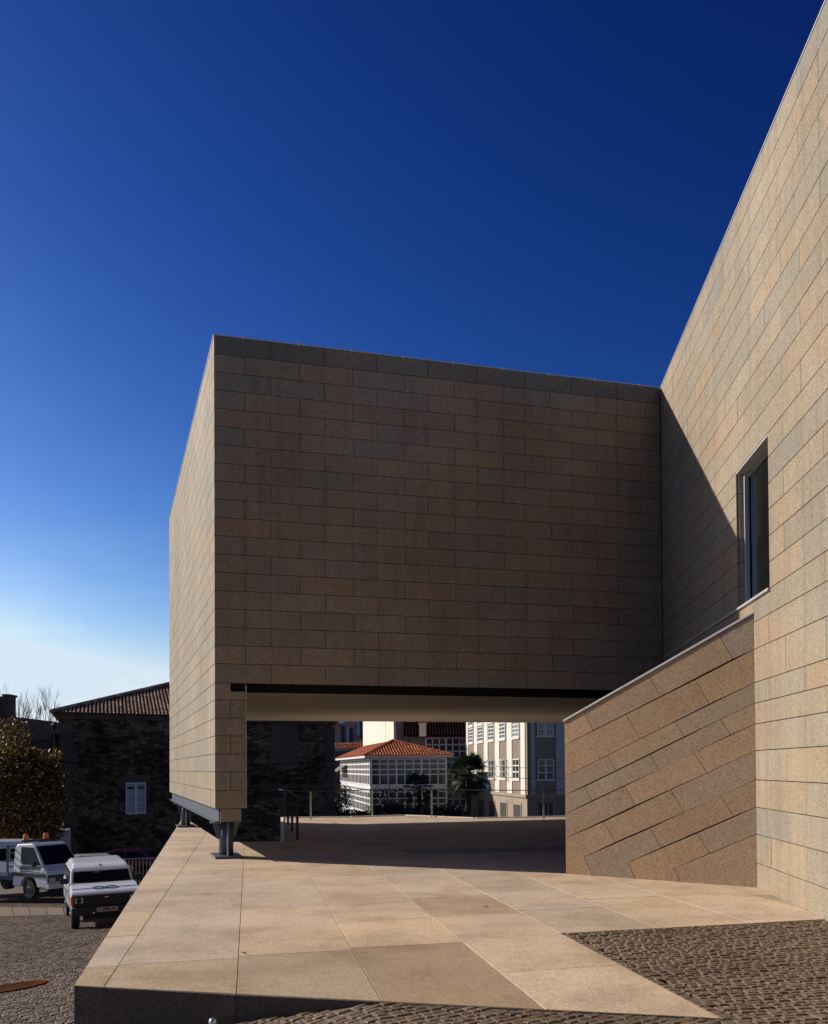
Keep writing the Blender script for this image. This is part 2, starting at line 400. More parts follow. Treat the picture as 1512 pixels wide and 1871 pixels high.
for p in z6:
    q = []
    for a, b in p:
        w3 = PP(1000 + a / 2.924, 1060 + b / 2.924, RW0, rn)
        s_ = (w3 - RW0).dot(rd); zz_ = w3.z
        if s_ > RL - .06: s_ = RL
        if s_ < .06: s_ = 0
        if zz_ < .05: zz_ = -.02
        q.append((s_, zz_))
    RP.append(q)
ztl = max(b for a, b in RP[0] if a < .01); ztr = max(b for a, b in RP[3])
ramp_w = empty('stair_wall', RW0, 0, 'low angled granite wall with sloping courses and thin pale coping', 'stair wall')
mb = MB(); slabs(mb, RP, (RW0, rd, Z, rn), .0028, .008, 0)
keep(mb.build('cladding', M_str), ramp_w)
mb = MB(); mb.prism([(.0, -.2), (RL + .3, -.2), (RL + .3, ztr + (ztr - ztl) / RL * .3 - .002), (.0, ztl - .002)], -.35, -.03, (RW0, rd, Z, rn))
keep(mb.build('core', M_joint), ramp_w)
mb = MB(); slabs(mb, [[(0, -.1), (.32, -.1), (.32, ztl - .01), (0, ztl - .01)]], (RW0 - rn * .35 - rd * .0, rn, Z, -rd), .002, .02)
keep(mb.build('end_slab', M_str), ramp_w)
slope = (ztr - ztl) / RL
def cp(s): return ztl + slope * s
mb = MB()
s0 = -.015
for e in (1.02, RL + .02):
    mb.prism([(s0, cp(s0) + .002), (e - .004, cp(e) + .002), (e - .004, cp(e) + .036), (s0, cp(s0) + .036)], -.36, .018, (RW0, rd, Z, rn)); s0 = e
keep(mb.build('coping', M_cap, bevel=.004), ramp_w)

# ---------------- terrace paving
Bd = V((.9655, .2605, 0)).normalized(); Ad = V((-.1635, .9865, 0)).normalized(); O_ = PZ(615, 1685.4)
O_.z = 0
Tfl = PZ(135, 1800); Tfr = PZ(1300, 1859)
def AB(p):
    p = V((p[0], p[1])) - V((O_.x, O_.y)); det = Bd.x * Ad.y - Bd.y * Ad.x
    return ((p.x * Ad.y - p.y * Ad.x) / det, (Bd.x * p.y - Bd.y * p.x) / det)
def XY(a, b): q = O_ + Bd * a + Ad * b; return (q.x, q.y)
def clip(poly, p, n):
    # keep side where (x-p).n >= 0
    out = []; m = len(poly)
    for i in range(m):
        a, b = V(poly[i]), V(poly[(i + 1) % m]); da = (a - p).dot(n); db = (b - p).dot(n)
        if da >= 0: out.append((a.x, a.y))
        if (da >= 0) != (db >= 0): c = a + (b - a) * (da / (da - db)); out.append((c.x, c.y))
    return out
def v2(p): return V((p[0], p[1]))
Tbl = PZ(330, 1499)
fl = v2(Tfl); fr_ = v2(Tfr); fd = (fr_ - fl).normalized(); fn = V((-fd.y, fd.x))      # inward normal of front line
ld = (v2(Tbl) - fl).normalized(); ln = V((ld.y, -ld.x))
# void (light well)
vA = v2(K0 + u * .60 + v * 4.25); vB = V((-3.03, 22.57)); vC = V((-5.35, 40)); vD = v2(K0 + u * .60 + v * 19)
far = [(-7.9, 32.0), (-4.5, 33.3), (-2.15, 33.5), (-.32, 34.4), (1.96, 32.2), (4.96, 32.9), (12, 33.6)]
def farY(x):
    for (x0, y0), (x1, y1) in zip(far, far[1:]):
        if x0 <= x <= x1: return y0 + (y1 - y0) * (x - x0) / (x1 - x0)
    return 33.0
aL = [-4.2, -2.02, -1.02, 0, 1.07, 2.13, 3.2, 4.29, 5.4, 6.5, 7.6, 8.7, 9.8, 11, 12.2]
bL = {0: [-4, -1.73, -.2, 1.6, 3.7, 5.86], 1: [-6, -1.72, -.18, 2.9, 6.1], 2: [-6, -1.62, -.05, 1.4, 4.6, 6.9], 3: [-6, -1.53, .03, 1.33, 2.9, 4.6],
      4: [-7, -2.95, .1, 1.68, 3.5, 5.1], 5: [-1.34, .25, 2.0, 3.9], 6: [-1.34, .9, 2.6, 4.4], 7: [-1.34, .2, 1.7, 3.3]}
polys = []
FP = []
for i in range(len(aL) - 1):
    bs = list(bL.get(i, [-1.34, .6, 2.2]))
    while bs[-1] < 25: bs.append(bs[-1] + random.choice([1.45, 1.55, 1.6, 2.6, 3.0]))
    for b0, b1 in zip(bs, bs[1:]):
        FP.append([XY(aL[i], b0), XY(aL[i + 1], b0), XY(aL[i + 1], b1), XY(aL[i], b1)])
for p in FP:
    p = clip(p, fl, fn)
    if len(p) > 2: p = clip(p, fl, ln)
    if len(p) > 2: p = clip(p, v2(wa) + v2(wn) * 0.003, v2(wn))
    if len(p) < 3: continue
    # far edge
    if max(q[1] for q in p) > 31.5:
        cxm = sum(q[0] for q in p) / len(p)
        for (x0, y0), (x1, y1) in zip(far, far[1:]):
            d = V((x1 - x0, y1 - y0)).normalized(); n = V((d.y, -d.x))
            if x0 - .6 <= cxm <= x1 + .6 and len(p) > 2:
                if x0 <= cxm <= x1: p = clip(p, V((x0, y0)), n)
    if len(p) < 3: continue
    # split by void quad: pieces outside
    quad = [vA, vB, vC, vD]; rest = p
    for k in range(4):
        a, b = quad[k], quad[(k + 1) % 4]; d = (b - a).normalized(); nout = V((d.y, -d.x))
        if len(rest) < 3: break
        o_ = clip(rest, a, nout)
        if len(o_) > 2 and abs(sum(o_[j][0] * o_[(j + 1) % len(o_)][1] - o_[(j + 1) % len(o_)][0] * o_[j][1] for j in range(len(o_)))) > .02: polys.append(o_)
        rest = clip(rest, a, -nout)
terr = empty('terrace', (fl.x, fl.y, 0), 0, 'flat granite paved terrace beneath and before the raised block', None, kind='structure')
T_ = lambda o: keep(o, terr)
G = (V((0, 0, 0)), V((1, 0, 0)), V((0, 1, 0)), Z)
sets = {'a': [], 'b': [], 'c': []}
for p in polys:
    a, b = AB((sum(q[0] for q in p) / len(p), sum(q[1] for q in p) / len(p)))
    k = 'a'
    if 0 < a < 1.07 and b < -1.53: k = 'c'
    elif (1.07 < a < 2.13 and .1 < b < 1.68): k = 'b'
    elif (-1.02 < a < 0 and b < -1.62) or (a < -1.02 and b < -1.7): k = 'b'
    elif (5.4 < a < 7 and -1.3 < b < 1): k = 'b'
    sets[k].append(p)
M_stf2 = granite('granite_floor_tan', [(.42, .33, .225), (.45, .345, .225), (.40, .315, .22)], stain_amt=.6, dirt=.22)
M_stf3 = granite('granite_floor_brown', [(.335, .245, .155), (.36, .265, .17)], stain_amt=.3, dirt=.2)
for k, m_ in (('a', M_stf), ('b', M_stf2), ('c', M_stf3)):
    mb = MB(); slabs(mb, sets[k], G, .0028, .03); T_(mb.build('paving_slabs', m_))
mb = MB()
for p in polys:
    n = len(p); mb.face([(q[0], q[1], -.022) for q in p])
T_(mb.build('bedding', M_joint))
# retaining walls: front, left, void, far
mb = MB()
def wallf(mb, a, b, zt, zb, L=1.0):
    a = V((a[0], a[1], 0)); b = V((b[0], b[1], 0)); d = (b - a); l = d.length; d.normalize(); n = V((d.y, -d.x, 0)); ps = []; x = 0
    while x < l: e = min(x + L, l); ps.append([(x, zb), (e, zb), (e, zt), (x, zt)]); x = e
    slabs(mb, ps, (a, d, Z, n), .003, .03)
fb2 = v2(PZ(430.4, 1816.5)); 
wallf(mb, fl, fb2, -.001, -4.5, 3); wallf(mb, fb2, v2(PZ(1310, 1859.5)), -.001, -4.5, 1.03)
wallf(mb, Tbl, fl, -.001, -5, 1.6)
T_(tag(mb.build('retaining_wall', granite('shaded_granite', [(.085, .07, .056), (.10, .082, .065)], stain_amt=.2)), 'vertical edge of the terrace, painted dark as shade'))  # darker copy of the granite; deep shade put into its colour
mb = MB()
vCe = vB + (vC - vB) * ((33.25 - vB.y) / (vC.y - vB.y)); vDe = v2(K0 + u * .60 + v * 13.9)
wallf(mb, vA, vDe, -.001, -5, 1.4); wallf(mb, vCe, vB, -.001, -5, 1.4); wallf(mb, vB, vA, -.001, -5, 1.4); wallf(mb, vDe, Tbl, -.001, -5, 1.4)
fp = [(vCe.x, vCe.y)] + [p for p in far if p[0] > -4]; fp = fp[::-1]
for a, b in zip(fp, fp[1:]): wallf(mb, a, b, -.001, -5, 1.4)
T_(mb.build('inner_retaining_wall', M_st))
mb = MB()
def strip(mb, a, b, w_, z0, z1):
    a = V((a[0], a[1], 0)); b = V((b[0], b[1], 0)); d = (b - a).normalized(); n = V((d.y, -d.x, 0)); mb.box((0, -w_, z0), ((b - a).length, 0, z1), (a, d, n, Z))
M_kerb = mat('pale_edge_stone', (.72, .66, .56), .6)
for a, b in zip(far[2:], far[3:]): strip(mb, b, a, .12, .003, .03)
strip(mb, vCe, vB, .09, .003, .03); strip(mb, far[2], vCe, .12, .003, .03)
T_(mb.build('edge_kerb', M_kerb))
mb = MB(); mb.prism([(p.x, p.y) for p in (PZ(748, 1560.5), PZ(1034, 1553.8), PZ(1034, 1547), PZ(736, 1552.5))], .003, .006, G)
T_(mb.build('riser_shade_strip', mat('riser_shade', (.20, .165, .13), .7)))  # flush strip, its dark colour painted as the shade of a step riser

# ------------------------------------------------------------------ street
def lerp(t, pts):
    if t <= pts[0][0]: return pts[0][1]
    for (a, x), (b, y) in zip(pts, pts[1:]):
        if t <= b: return x + (y - x) * (t - a) / (b - a)
    return pts[-1][1]
def hs_(X, Y):
    c = lerp(-X, [(.26, 0), (1.43, -.215), (2.6, -.40), (6, -.80), (10, -1.10), (20, -1.55), (60, -2.2)])
    g = lerp(Y, [(7.2, 0), (27, -1.60), (41, -2.15), (52, -2.45), (100, -3.0), (400, -3.0)])
    return c + g
GX = [x * .35 for x in range(-40, 30)] ; GX = [-400, -200, -100, -60, -45, -35, -30] + [-26 + i * 1.0 for i in range(12)] + [x for x in GX if x > -14] + [14, 20, 30, 60, 120, 400]
GY = [-20, -10, -5, 0, 2, 4, 5, 6] + [6.5 + .35 * i for i in range(40)] + [21 + i for i in range(35)] + [60, 80, 100, 140, 200, 400, 1200]
GX = sorted(set(GX)); mb = MB(); vs = []; fs = []
for y in GY:
    for x in GX:
        p = V((x, y)); z = hs_(x, y) - .012
        din = (p - fl).dot(fn); dl = (p - fl).dot(ln)
        if din > .35 and dl > .35:
            a, b = AB(p)
            if not (a > 2.5 and b < -1.7): z = min(z, -.35) if y < 33 else min(z, -4.0)
        if y > 33 and x > -8: z = min(z, -4.1)
        vs.append((x, y, z))
nx = len(GX)
for j in range(len(GY) - 1):
    for i in range(nx - 1): fs.append((j * nx + i, j * nx + i + 1, (j + 1) * nx + i + 1, (j + 1) * nx + i))
mb.solid(vs, fs)
M_gr = mat('street_bed', (.05, .043, .037), .9); N, L, B = nodes(M_gr)
tc = N.new('ShaderNodeTexCoord'); vo = N.new('ShaderNodeTexVoronoi'); vo.feature = 'DISTANCE_TO_EDGE'; vo.inputs['Scale'].default_value = 8; L.new(tc.outputs['Object'], vo.inputs['Vector'])
vo2 = N.new('ShaderNodeTexVoronoi'); vo2.inputs['Scale'].default_value = 8; L.new(tc.outputs['Object'], vo2.inputs['Vector'])
r = ramp(N, [(.03, (.02, .017, .014)), (.12, (.085, .064, .046))]); L.new(vo.outputs[0], r.inputs[0])
L.new(r.outputs[0], B.inputs['Base Color']); bump(N, L, B, vo.outputs[0], .6, .05)
street = mb.build('street', M_gr); tag(street, kind='structure')
# cobbles
M_cob = mat('cobblestone', rough=.7, spec=.3); N, L, B = nodes(M_cob)
g = N.new('ShaderNodeNewGeometry'); r = ramp(N, [(0, (.105, .071, .048)), (.2, (.14, .098, .064)), (.4, (.12, .085, .060)), (.6, (.165, .114, .071)), (.8, (.135, .10, .072)), (1, (.185, .13, .083))])
L.new(g.outputs['Random Per Island'], r.inputs[0]); n1 = noise(N, L, 45, 4); r1 = ramp(N, [(.3, (.65, .65, .65)), (.7, (1.25, 1.25, 1.25))]); L.new(n1.outputs[0], r1.inputs[0])
c = mixc(N, L, 'MULTIPLY', 1, r.outputs[0], r1.outputs[0]); n2 = noise(N, L, .6, 3); r2 = ramp(N, [(.35, (.75, .72, .70)), (.65, (1.1, 1.08, 1.05))]); L.new(n2.outputs[0], r2.inputs[0])
c = mixc(N, L, 'MULTIPLY', 1, c, r2.outputs[0]); L.new(c, B.inputs['Base Color']); bump(N, L, B, n1.outputs[0], .7, .012)
def cobbles(org, dx, dy, nx_, ny_, sx, sy, test, hf, name):
    mb = MB(); dx = V((*dx, 0)).normalized(); dy = V((*dy, 0)).normalized()
    for j in range(ny_):
        off = random.uniform(0, 1) * sx; wob = random.uniform(-.008, .008); x = off
        while x < nx_ * sx:
            wx = sx * random.uniform(.65, 1.6)
            cu = x + wx / 2; cv = j * sy + wob + .02 * math.sin(cu * 1.7) ; x += wx
            c = V((org[0], org[1], 0)) + dx * cu + dy * cv
            if not test(c.x, c.y): continue
            hx = wx / 2 - random.uniform(.002, .005); hy = sy / 2 - random.uniform(.002, .006); zj_ = random.uniform(-.005, .004)
            lo = []; up = []; tp = []; an = random.uniform(-.07, .07); ex = dx * math.cos(an) + dy * math.sin(an); ey = dy * math.cos(an) - dx * math.sin(an)
            tl = random.uniform(-.05, .05), random.uniform(-.05, .05)
            for sx_, sy_ in ((-1, -1), (1, -1), (1, 1), (-1, 1)):
                k = random.uniform(.88, 1.0)
                q = c + ex * hx * sx_ * k + ey * hy * sy_ * k; z = hf(q.x, q.y) + zj_ + tl[0] * hx * sx_ + tl[1] * hy * sy_
                lo.append(V((q.x, q.y, z - .045))); up.append(V((q.x, q.y, z - .007)))
                q = c + ex * hx * sx_ * k * .84 + ey * hy * sy_ * k * .80; z = hf(q.x, q.y) + zj_ + tl[0] * hx * sx_ * .7 + tl[1] * hy * sy_ * .7
                tp.append(V((q.x, q.y, z)))
            mb.solid(lo + up + tp, [(0, 1, 5, 4), (1, 2, 6, 5), (2, 3, 7, 6), (3, 0, 4, 7), (4, 5, 9, 8), (5, 6, 10, 9), (6, 7, 11, 10), (7, 4, 8, 11), (8, 9, 10, 11)])
    o = mb.build(name, M_cob); tag(o, kind='structure'); return o
def in_front(x, y): return (V((x, y)) - fl).dot(fn) < -.05
def visible(x, y, z, m=60):
    d = V((x, y, z)) - EYE; zf = d.dot(F_)
    if zf < .5: return False
    px = cx_ + f_ * d.dot(R_) / zf; py = cy_ - f_ * d.dot(U_) / zf
    return -m < px < 1512 + m and py < 1871 + m * 2
def t_patch(x, y):
    a, b = AB((x, y))
    return a > 2.16 + .055 and b < -1.375 and visible(x, y, 0) and (V((x, y, 0)) - wa).dot(wn) > .03 and not in_front(x, y) or (in_front(x, y) and x > 1.94 and visible(x, y, 0))
cobbles((1.0, 4.0), (Bd.x, Bd.y), (-Bd.y, Bd.x), 78, 98, .09, .073, t_patch, lambda x, y: 0.0, 'cobble_court')
mb = MB(); bq = -1.39
while bq > -4.75:
    L_ = random.uniform(.07, .14); p = [XY(2.14, bq - L_ + .006), XY(2.14 + .074, bq - L_ + .006), XY(2.14 + .074, bq), XY(2.14, bq)]; bq -= L_
    q = inset(p, .010); zt__ = random.uniform(-.007, -.001)
    if len(q) != 4: continue
    mb.solid([V((c[0], c[1], zt__)) for c in q] + [V((c[0], c[1], zt__ - .007)) for c in p] + [V((c[0], c[1], -.05)) for c in p], [(0, 1, 2, 3)] + [(4 + k, 4 + (k + 1) % 4, (k + 1) % 4, k) for k in range(4)] + [(8 + k, 8 + (k + 1) % 4, 4 + (k + 1) % 4, 4 + k) for k in range(4)])
tag(mb.build('cobble_edging', M_cob, fix=True), kind='structure')
def t_front(x, y): return in_front(x, y) and x <= 1.94 and y > 3 and visible(x, y, hs_(x, y), 60) and x > -3.0
cobbles((1.2, .5), (.80, .60), (-.60, .80), 74, 150, .097, .076, t_front, hs_, 'cobble_slope')
def t_left(x, y):
    if not visible(x, y, hs_(x, y), 50): return False
    p = V((x, y)) - fl
    if in_front(x, y): return x <= -3.0
    return p.dot(ln) < -.06 and y < 40
cobbles((-6, -6), (.92, .39), (-.39, .92), 160, 560, .10, .084, t_left, hs_, 'cobble_street')
# unseen paving added behind the viewpoint to throw sunlight back on the walls
mb = MB()
slabs(mb, [[(-.2 + i * 1.1, -22 + j * 1.6), (.89 + i * 1.1, -22 + j * 1.6), (.89 + i * 1.1, -20.41 + j * 1.6), (-.2 + i * 1.1, -20.41 + j * 1.6)] for i in range(4) for j in range(14)], (V((0, 0, 0.004)), V((1, 0, 0)), V((0, 1, 0)), Z), .003, .02)
tag(mb.build('bounce_paving', M_stf), kind='structure')
# granite strip across the street
def drape(mb, a, b, c, d, n, lift):
    # strip between lines a-b and c-d draped on the street
    for i in range(n):
        t0, t1 = i / n, (i + 1) / n; t1 -= .006
        q = [a.lerp(b, t0), a.lerp(b, t1), c.lerp(d, t1), c.lerp(d, t0)]
        top = [V((p.x, p.y, hs_(p.x, p.y) + lift)) for p in q]; lo = [p - Z * .1 for p in top]
        mb.solid(top + lo, [(0, 1, 2, 3), (4, 5, 1, 0), (5, 6, 2, 1), (6, 7, 3, 2), (7, 4, 0, 3)])
def hit(px, py):
    # intersect pixel ray with street surface
    r = ray(px, py); t = 5.0
    for i in range(4000):
        p = EYE + r * t
        if p.z < hs_(p.x, p.y): return p
        t += .05
    return EYE + r * 60
mb = MB(); a, b, c, d = hit(-120, 1678), hit(150, 1671), hit(-120, 1656), hit(150, 1659)
drape(mb, v2(a), v2(b), v2(c), v2(d), 9, .012)
tag(mb.build('paving_strip', granite('strip_stone', [(.15, .112, .082), (.175, .13, .095), (.135, .105, .083)])), kind='structure')
# rusty access cover
p = hit(14, 1806); mb = MB(); n = 40
zc = lambda x, y: hs_(x, y) + .012
for r0, r1, m_, nm in ((.30, .40, None, 'r'),):
    ring = []
    for k in range(n):
        t = 2 * math.pi * k / n
        ring.append([V((p.x + .92 * rr * math.cos(t), p.y + 1.1 * rr * math.sin(t), zc(p.x + .92 * rr * math.cos(t), p.y + 1.1 * rr * math.sin(t)) + dz)) for rr, dz in ((.36, -.0), (.36, .006), (.52, .006), (.52, -.06))])
    mb.loft(ring + [ring[0]], cap=False, closed=True)
M_rust = mat('rust', (.12, .03, .012), 1.0, 0, 0); N, L, B = nodes(M_rust); n1 = noise(N, L, 18, 5); r = ramp(N, [(.3, (.05, .018, .01)), (.7, (.15, .04, .015))]); L.new(n1.outputs[0], r.inputs[0]); L.new(r.outputs[0], B.inputs['Base Color'])
cov = mb.build('access_cover', M_rust, fix=True); tag(cov, 'rusty round iron access cover set in the cobbles', 'cover')
mb = MB(); mb.face([V((p.x + .92 * .362 * math.cos(2 * math.pi * k / n), p.y + 1.1 * .362 * math.sin(2 * math.pi * k / n), zc(p.x + .92 * .362 * math.cos(2 * math.pi * k / n), p.y + 1.1 * .362 * math.sin(2 * math.pi * k / n)))) for k in range(n)])
mb.build('lid', mat('rusty_lid', (.05, .028, .02), 1.0, 0, 0), cov)
# small metal stub at the foot of the terrace wall
p = PZ(391, 1869, -.19); mb = MB()
base = V((p.x, 7.33 - .12, hs_(p.x, 7.2) - .02))
pr = [(.022, 0), (.022, .035), (.03, .045), (.032, .07), (.024, .09), (.008, .098)]
mb.loft([[base + V((r_ * math.cos(2 * math.pi * k / 16), r_ * math.sin(2 * math.pi * k / 16), z_)) for k in range(16)] for r_, z_ in pr])
tag(mb.build('ground_stud', M_alu, smooth=True), 'small shiny metal stud at the foot of the terrace edge', 'stud')

# ------------------------------------------------------------------ handrail
rail = empty('handrail', (-2.68, 22.9, 0), 0, 'thin steel guard rail along the far edge of the terrace', 'handrail')
M_railD = mat('rail_steel', (.02, .02, .022), .5, .2)
M_railL = mat('rail_steel_light', (.55, .55, .52), .45, .4)
pts = [PZ(543, 1535), PZ(533.5, 1519), PZ(526, 1507)]
tops = []
for q in pts:
    mb = MB(); mb.box((q.x - .03, q.y - .01, 0), (q.x + .03, q.y + .01, 1.0)); keep(mb.build('post', M_railD), rail); tops.append(V((q.x, q.y, 1.0)))
far_posts = [PZ(567.5, 1497), PZ(679.5, 1491.2), PZ(788.5, 1492.2), PZ(993, 1496)]
rp = [tops[0], tops[1], tops[2], V((-4.25, 31.4, .98))]
for q in far_posts:
    mb = MB(); mb.box((q.x - .028, q.y - .01, 0), (q.x + .028, q.y + .01, .9)); keep(mb.build('post', M_railL), rail)
mb = MB(); mb.tube(rp, .014, 6); mb.tube([V((-4.25, 31.4, .98)), V((far_posts[0].x, far_posts[0].y, .90)), V((far_posts[1].x, far_posts[1].y, .90)), V((far_posts[2].x, far_posts[2].y, .90)), V((far_posts[3].x, far_posts[3].y, .90)), V((8, 32.8, .9))], .014, 6)
keep(mb.build('rail', M_railD), rail)
# ================================================================== background houses
def lofted_tiles(mb, o, ex, eu, nrm, poly, tw=.24, tl=.38, r=.07):
    # clay tiles on a sloping plane: o origin, ex along eave, eu up the slope; poly test(x,y)
    xs = [p[0] for p in poly]; ys = [p[1] for p in poly]
    def inside(x, y):
        c = False; n = len(poly)
        for i in range(n):
            (x0, y0), (x1, y1) = poly[i], poly[(i + 1) % n]
            if (y0 > y) != (y1 > y) and x < (x1 - x0) * (y - y0) / (y1 - y0) + x0: c = not c
        return c
    nr = int((max(ys) - min(ys)) / tl) + 1; nc = int((max(xs) - min(xs)) / tw) + 1
    for j in range(nr):
        for i in range(nc):
            x = min(xs) + (i + .5) * tw; y = min(ys) + j * tl
            if not inside(x, y + tl * .5): continue
            jx = random.uniform(-.008, .008); lift = .035 + random.uniform(-.006, .006)
            ring0 = []; ring1 = []
            for k in range(6):
                t = math.pi * k / 5; cx = math.cos(t) * r * 1.05; cz = math.sin(t) * r
                ring0.append(o + ex * (x + jx + cx * 1.1) + eu * (y - .05) + nrm * (cz + lift))
                ring1.append(o + ex * (x + jx + cx * .85) + eu * (y + tl) + nrm * (cz * .85))
            mb.solid(ring0 + ring1, [(k, k + 1, 7 + k, 6 + k) for k in range(5)] + [(0, 1, 2, 3, 4, 5)])
def tile_mat(name, pal, sp_=.2):
    m = mat(name, rough=.9, spec=sp_); N, L, B = nodes(m); g = N.new('ShaderNodeNewGeometry')
    r = ramp(N, [(i / (len(pal) - 1), p) for i, p in enumerate(pal)]); L.new(g.outputs['Random Per Island'], r.inputs[0])
    n1 = noise(N, L, 1.2, 4); r1 = ramp(N, [(.3, (.6, .6, .6)), (.7, (1.15, 1.15, 1.15))]); L.new(n1.outputs[0], r1.inputs[0])
    L.new(mixc(N, L, 'MULTIPLY', 1, r.outputs[0], r1.outputs[0]), B.inputs['Base Color']); return m
M_tileo = tile_mat('old_tiles', [(.34, .19, .11), (.46, .30, .19), (.24, .14, .09), (.55, .40, .27)])
M_tiler = tile_mat('orange_tiles', [(.42, .11, .04), (.50, .16, .07), (.36, .09, .04), (.48, .2, .1)])
M_tiled = tile_mat('dark_tiles', [(.011, .007, .006), (.022, .009, .007), (.008, .006, .006)], .02)
M_under = mat('roof_base_brown', (.05, .03, .02), .9)  # plain dark brown base under the clay tiles

def rubble(name, c0, c1, c2, scale=2.6):
    m = mat(name, rough=.95, spec=.1); N, L, B = nodes(m); tc = N.new('ShaderNodeTexCoord')
    mp = N.new('ShaderNodeMapping'); mp.inputs['Scale'].default_value = (1, 1, 2.2); L.new(tc.outputs['Object'], mp.inputs[0])
    nz = noise(N, L, 3, 3, mp.outputs[0]); ad = N.new('ShaderNodeMix'); ad.data_type = 'RGBA'; ad.blend_type = 'LINEAR_LIGHT'; ad.inputs[0].default_value = .09
    L.new(mp.outputs[0], ad.inputs[6]); L.new(nz.outputs['Color'], ad.inputs[7])
    vo = N.new('ShaderNodeTexVoronoi'); vo.inputs['Scale'].default_value = scale; L.new(ad.outputs[2], vo.inputs['Vector'])
    ve = N.new('ShaderNodeTexVoronoi'); ve.feature = 'DISTANCE_TO_EDGE'; ve.inputs['Scale'].default_value = scale; L.new(ad.outputs[2], ve.inputs['Vector'])
    sp = N.new('ShaderNodeSeparateColor'); L.new(vo.outputs['Color'], sp.inputs[0])
    r = ramp(N, [(0, c0), (.5, c1), (1, c2)]); L.new(sp.outputs[0], r.inputs[0])
    re = ramp(N, [(.0, (.35, .33, .3)), (.09, (1, 1, 1))]); L.new(ve.outputs[0], re.inputs[0])
    c = mixc(N, L, 'MULTIPLY', 1, r.outputs[0], re.outputs[0])
    n2 = noise(N, L, .5, 4, tc.outputs['Object']); r2 = ramp(N, [(.35, (.45, .45, .45)), (.65, (1.3, 1.25, 1.2))]); L.new(n2.outputs[0], r2.inputs[0])
    c = mixc(N, L, 'MULTIPLY', 1, c, r2.outputs[0]); L.new(c, B.inputs['Base Color']); bump(N, L, B, ve.outputs[0], 1, .12); return m
M_rub = rubble('rubble_wall', (.04, .031, .021), (.105, .078, .05), (.19, .145, .098))
M_ash = granite('dark_ashlar', [(.07, .055, .042), (.09, .072, .055), (.06, .05, .04)])

def plaster(name, base, vary=.12, rough=.85):
    m = mat(name, base, rough, 0, .2); N, L, B = nodes(m)
    n1 = noise(N, L, .8, 6); r = ramp(N, [(.3, tuple(c * (1 - vary) for c in base)), (.7, tuple(min(1, c * (1 + vary)) for c in base))]); L.new(n1.outputs[0], r.inputs[0])
    n2 = noise(N, L, 12, 4); r2 = ramp(N, [(.3, (.93, .93, .93)), (.7, (1.05, 1.05, 1.05))]); L.new(n2.outputs[0], r2.inputs[0])
    L.new(mixc(N, L, 'MULTIPLY', 1, r.outputs[0], r2.outputs[0]), B.inputs['Base Color']); return m

# ---- old rubble-stone house behind the block
hA = PY(110, 1310, 50); hB = PY(610, 1310, 59)
hd = V((hB.x - hA.x, hB.y - hA.y, 0)); HLn = hd.length; hd.normalize(); hn = V((-hd.y, hd.x, 0))
hO = V((hA.x, hA.y, 0)); eave = 4.22; gnd = -4.6
house = empty('rubble_house', hO + Z * gnd, 0, 'old dark rubble stone house with low clay tile roof behind the granite block', 'house')
hn = V((math.sin(math.radians(-17.5)), math.cos(math.radians(-17.5)), 0)); hout = V((hd.y, -hd.x, 0))
HF = (hO, hd, hn, Z)
mb = MB(); mb.box((0, 0, gnd), (HLn, 14, eave), HF); keep(mb.build('wall', M_rub), house)
mb = MB()
zq = gnd
while zq < eave - .3:
    w_ = random.uniform(.5, .9); mb.box((-.04, -.04, zq), (w_, .4, min(zq + .38, eave - .01)), HF)
    w_ = random.uniform(.5, .9); mb.box((HLn - w_, -.04, zq), (HLn + .04, .4, min(zq + .38, eave - .01)), HF); zq += .39
mb.box((-.03, -.05, .62), (HLn, -.001, .74), HF)
keep(tag(mb.build('corner_stones', M_ash), None), house)
mb = MB(); mb.box((-.18, -.18, eave + .001), (HLn + .18, 14.1, eave + .14), HF); mb.box((-.3, -.3, eave + .141), (HLn + .3, 14.3, eave + .24), HF)
keep(mb.build('eaves_cornice', M_ash), house)
rz0 = eave + .26; ov = .42
P0 = hO - hd * ov - hn * ov + Z * rz0; Lw = HLn + 2 * ov; Dp = 14.4; half = Dp / 2
best = None
for i in range(10, 400):
    q_ = P0 + (hd + hn) * (i * .03) - EYE; px_ = cx_ + f_ * q_.dot(R_) / q_.dot(F_)
    if best is None or abs(px_ - 309) < best[0]: best = (abs(px_ - 309), i * .03, q_)
tp = (EYE.z + (1404.9 - 1252) * best[2].y / f_ - rz0) / best[1]
mb = MB()
c4 = [P0, P0 + hd * Lw, P0 + hd * Lw + hn * Dp, P0 + hn * Dp]; r0 = P0 + hd * half + hn * half + Z * half * tp * 2 * .5; r1 = P0 + hd * (Lw - half) + hn * half + Z * half * tp * 2 * .5
r0.z = r1.z = rz0 + half * tp
mb.solid([*c4, r0, r1], [(0, 1, 5, 4), (1, 2, 5), (2, 3, 4, 5), (3, 0, 4), (3, 2, 1, 0)])
roof = keep(mb.build('roof', M_under), house)
mb = MB(); eu = (hn + Z * tp).normalized(); nr_ = hd.cross(eu).normalized(); sl_ = math.hypot(1, tp)
lofted_tiles(mb, P0 + nr_ * .01, hd, eu, nr_, [(0.02, 0), (Lw, 0), (Lw - half, half * sl_), (half, half * sl_)], .20, .38, .066)
eu2 = (hd + Z * tp).normalized(); n2_ = (-hn).cross(eu2).normalized()
lofted_tiles(mb, c4[3] + n2_ * .01, -hn, eu2, n2_, [(0, 0), (Dp, 0), (Dp - half, half * sl_)], .26, .40, .085)
mb.tube([P0 + Z * .06, r0 + Z * .1], .10, 8); 
for t_ in range(18):
    a_ = (P0 + Z * .06).lerp(r0 + Z * .1, t_ / 18); b_ = (P0 + Z * .09).lerp(r0 + Z * .13, (t_ + 1) / 18); mb.tube([a_, b_], .115, 8, r2=.09)
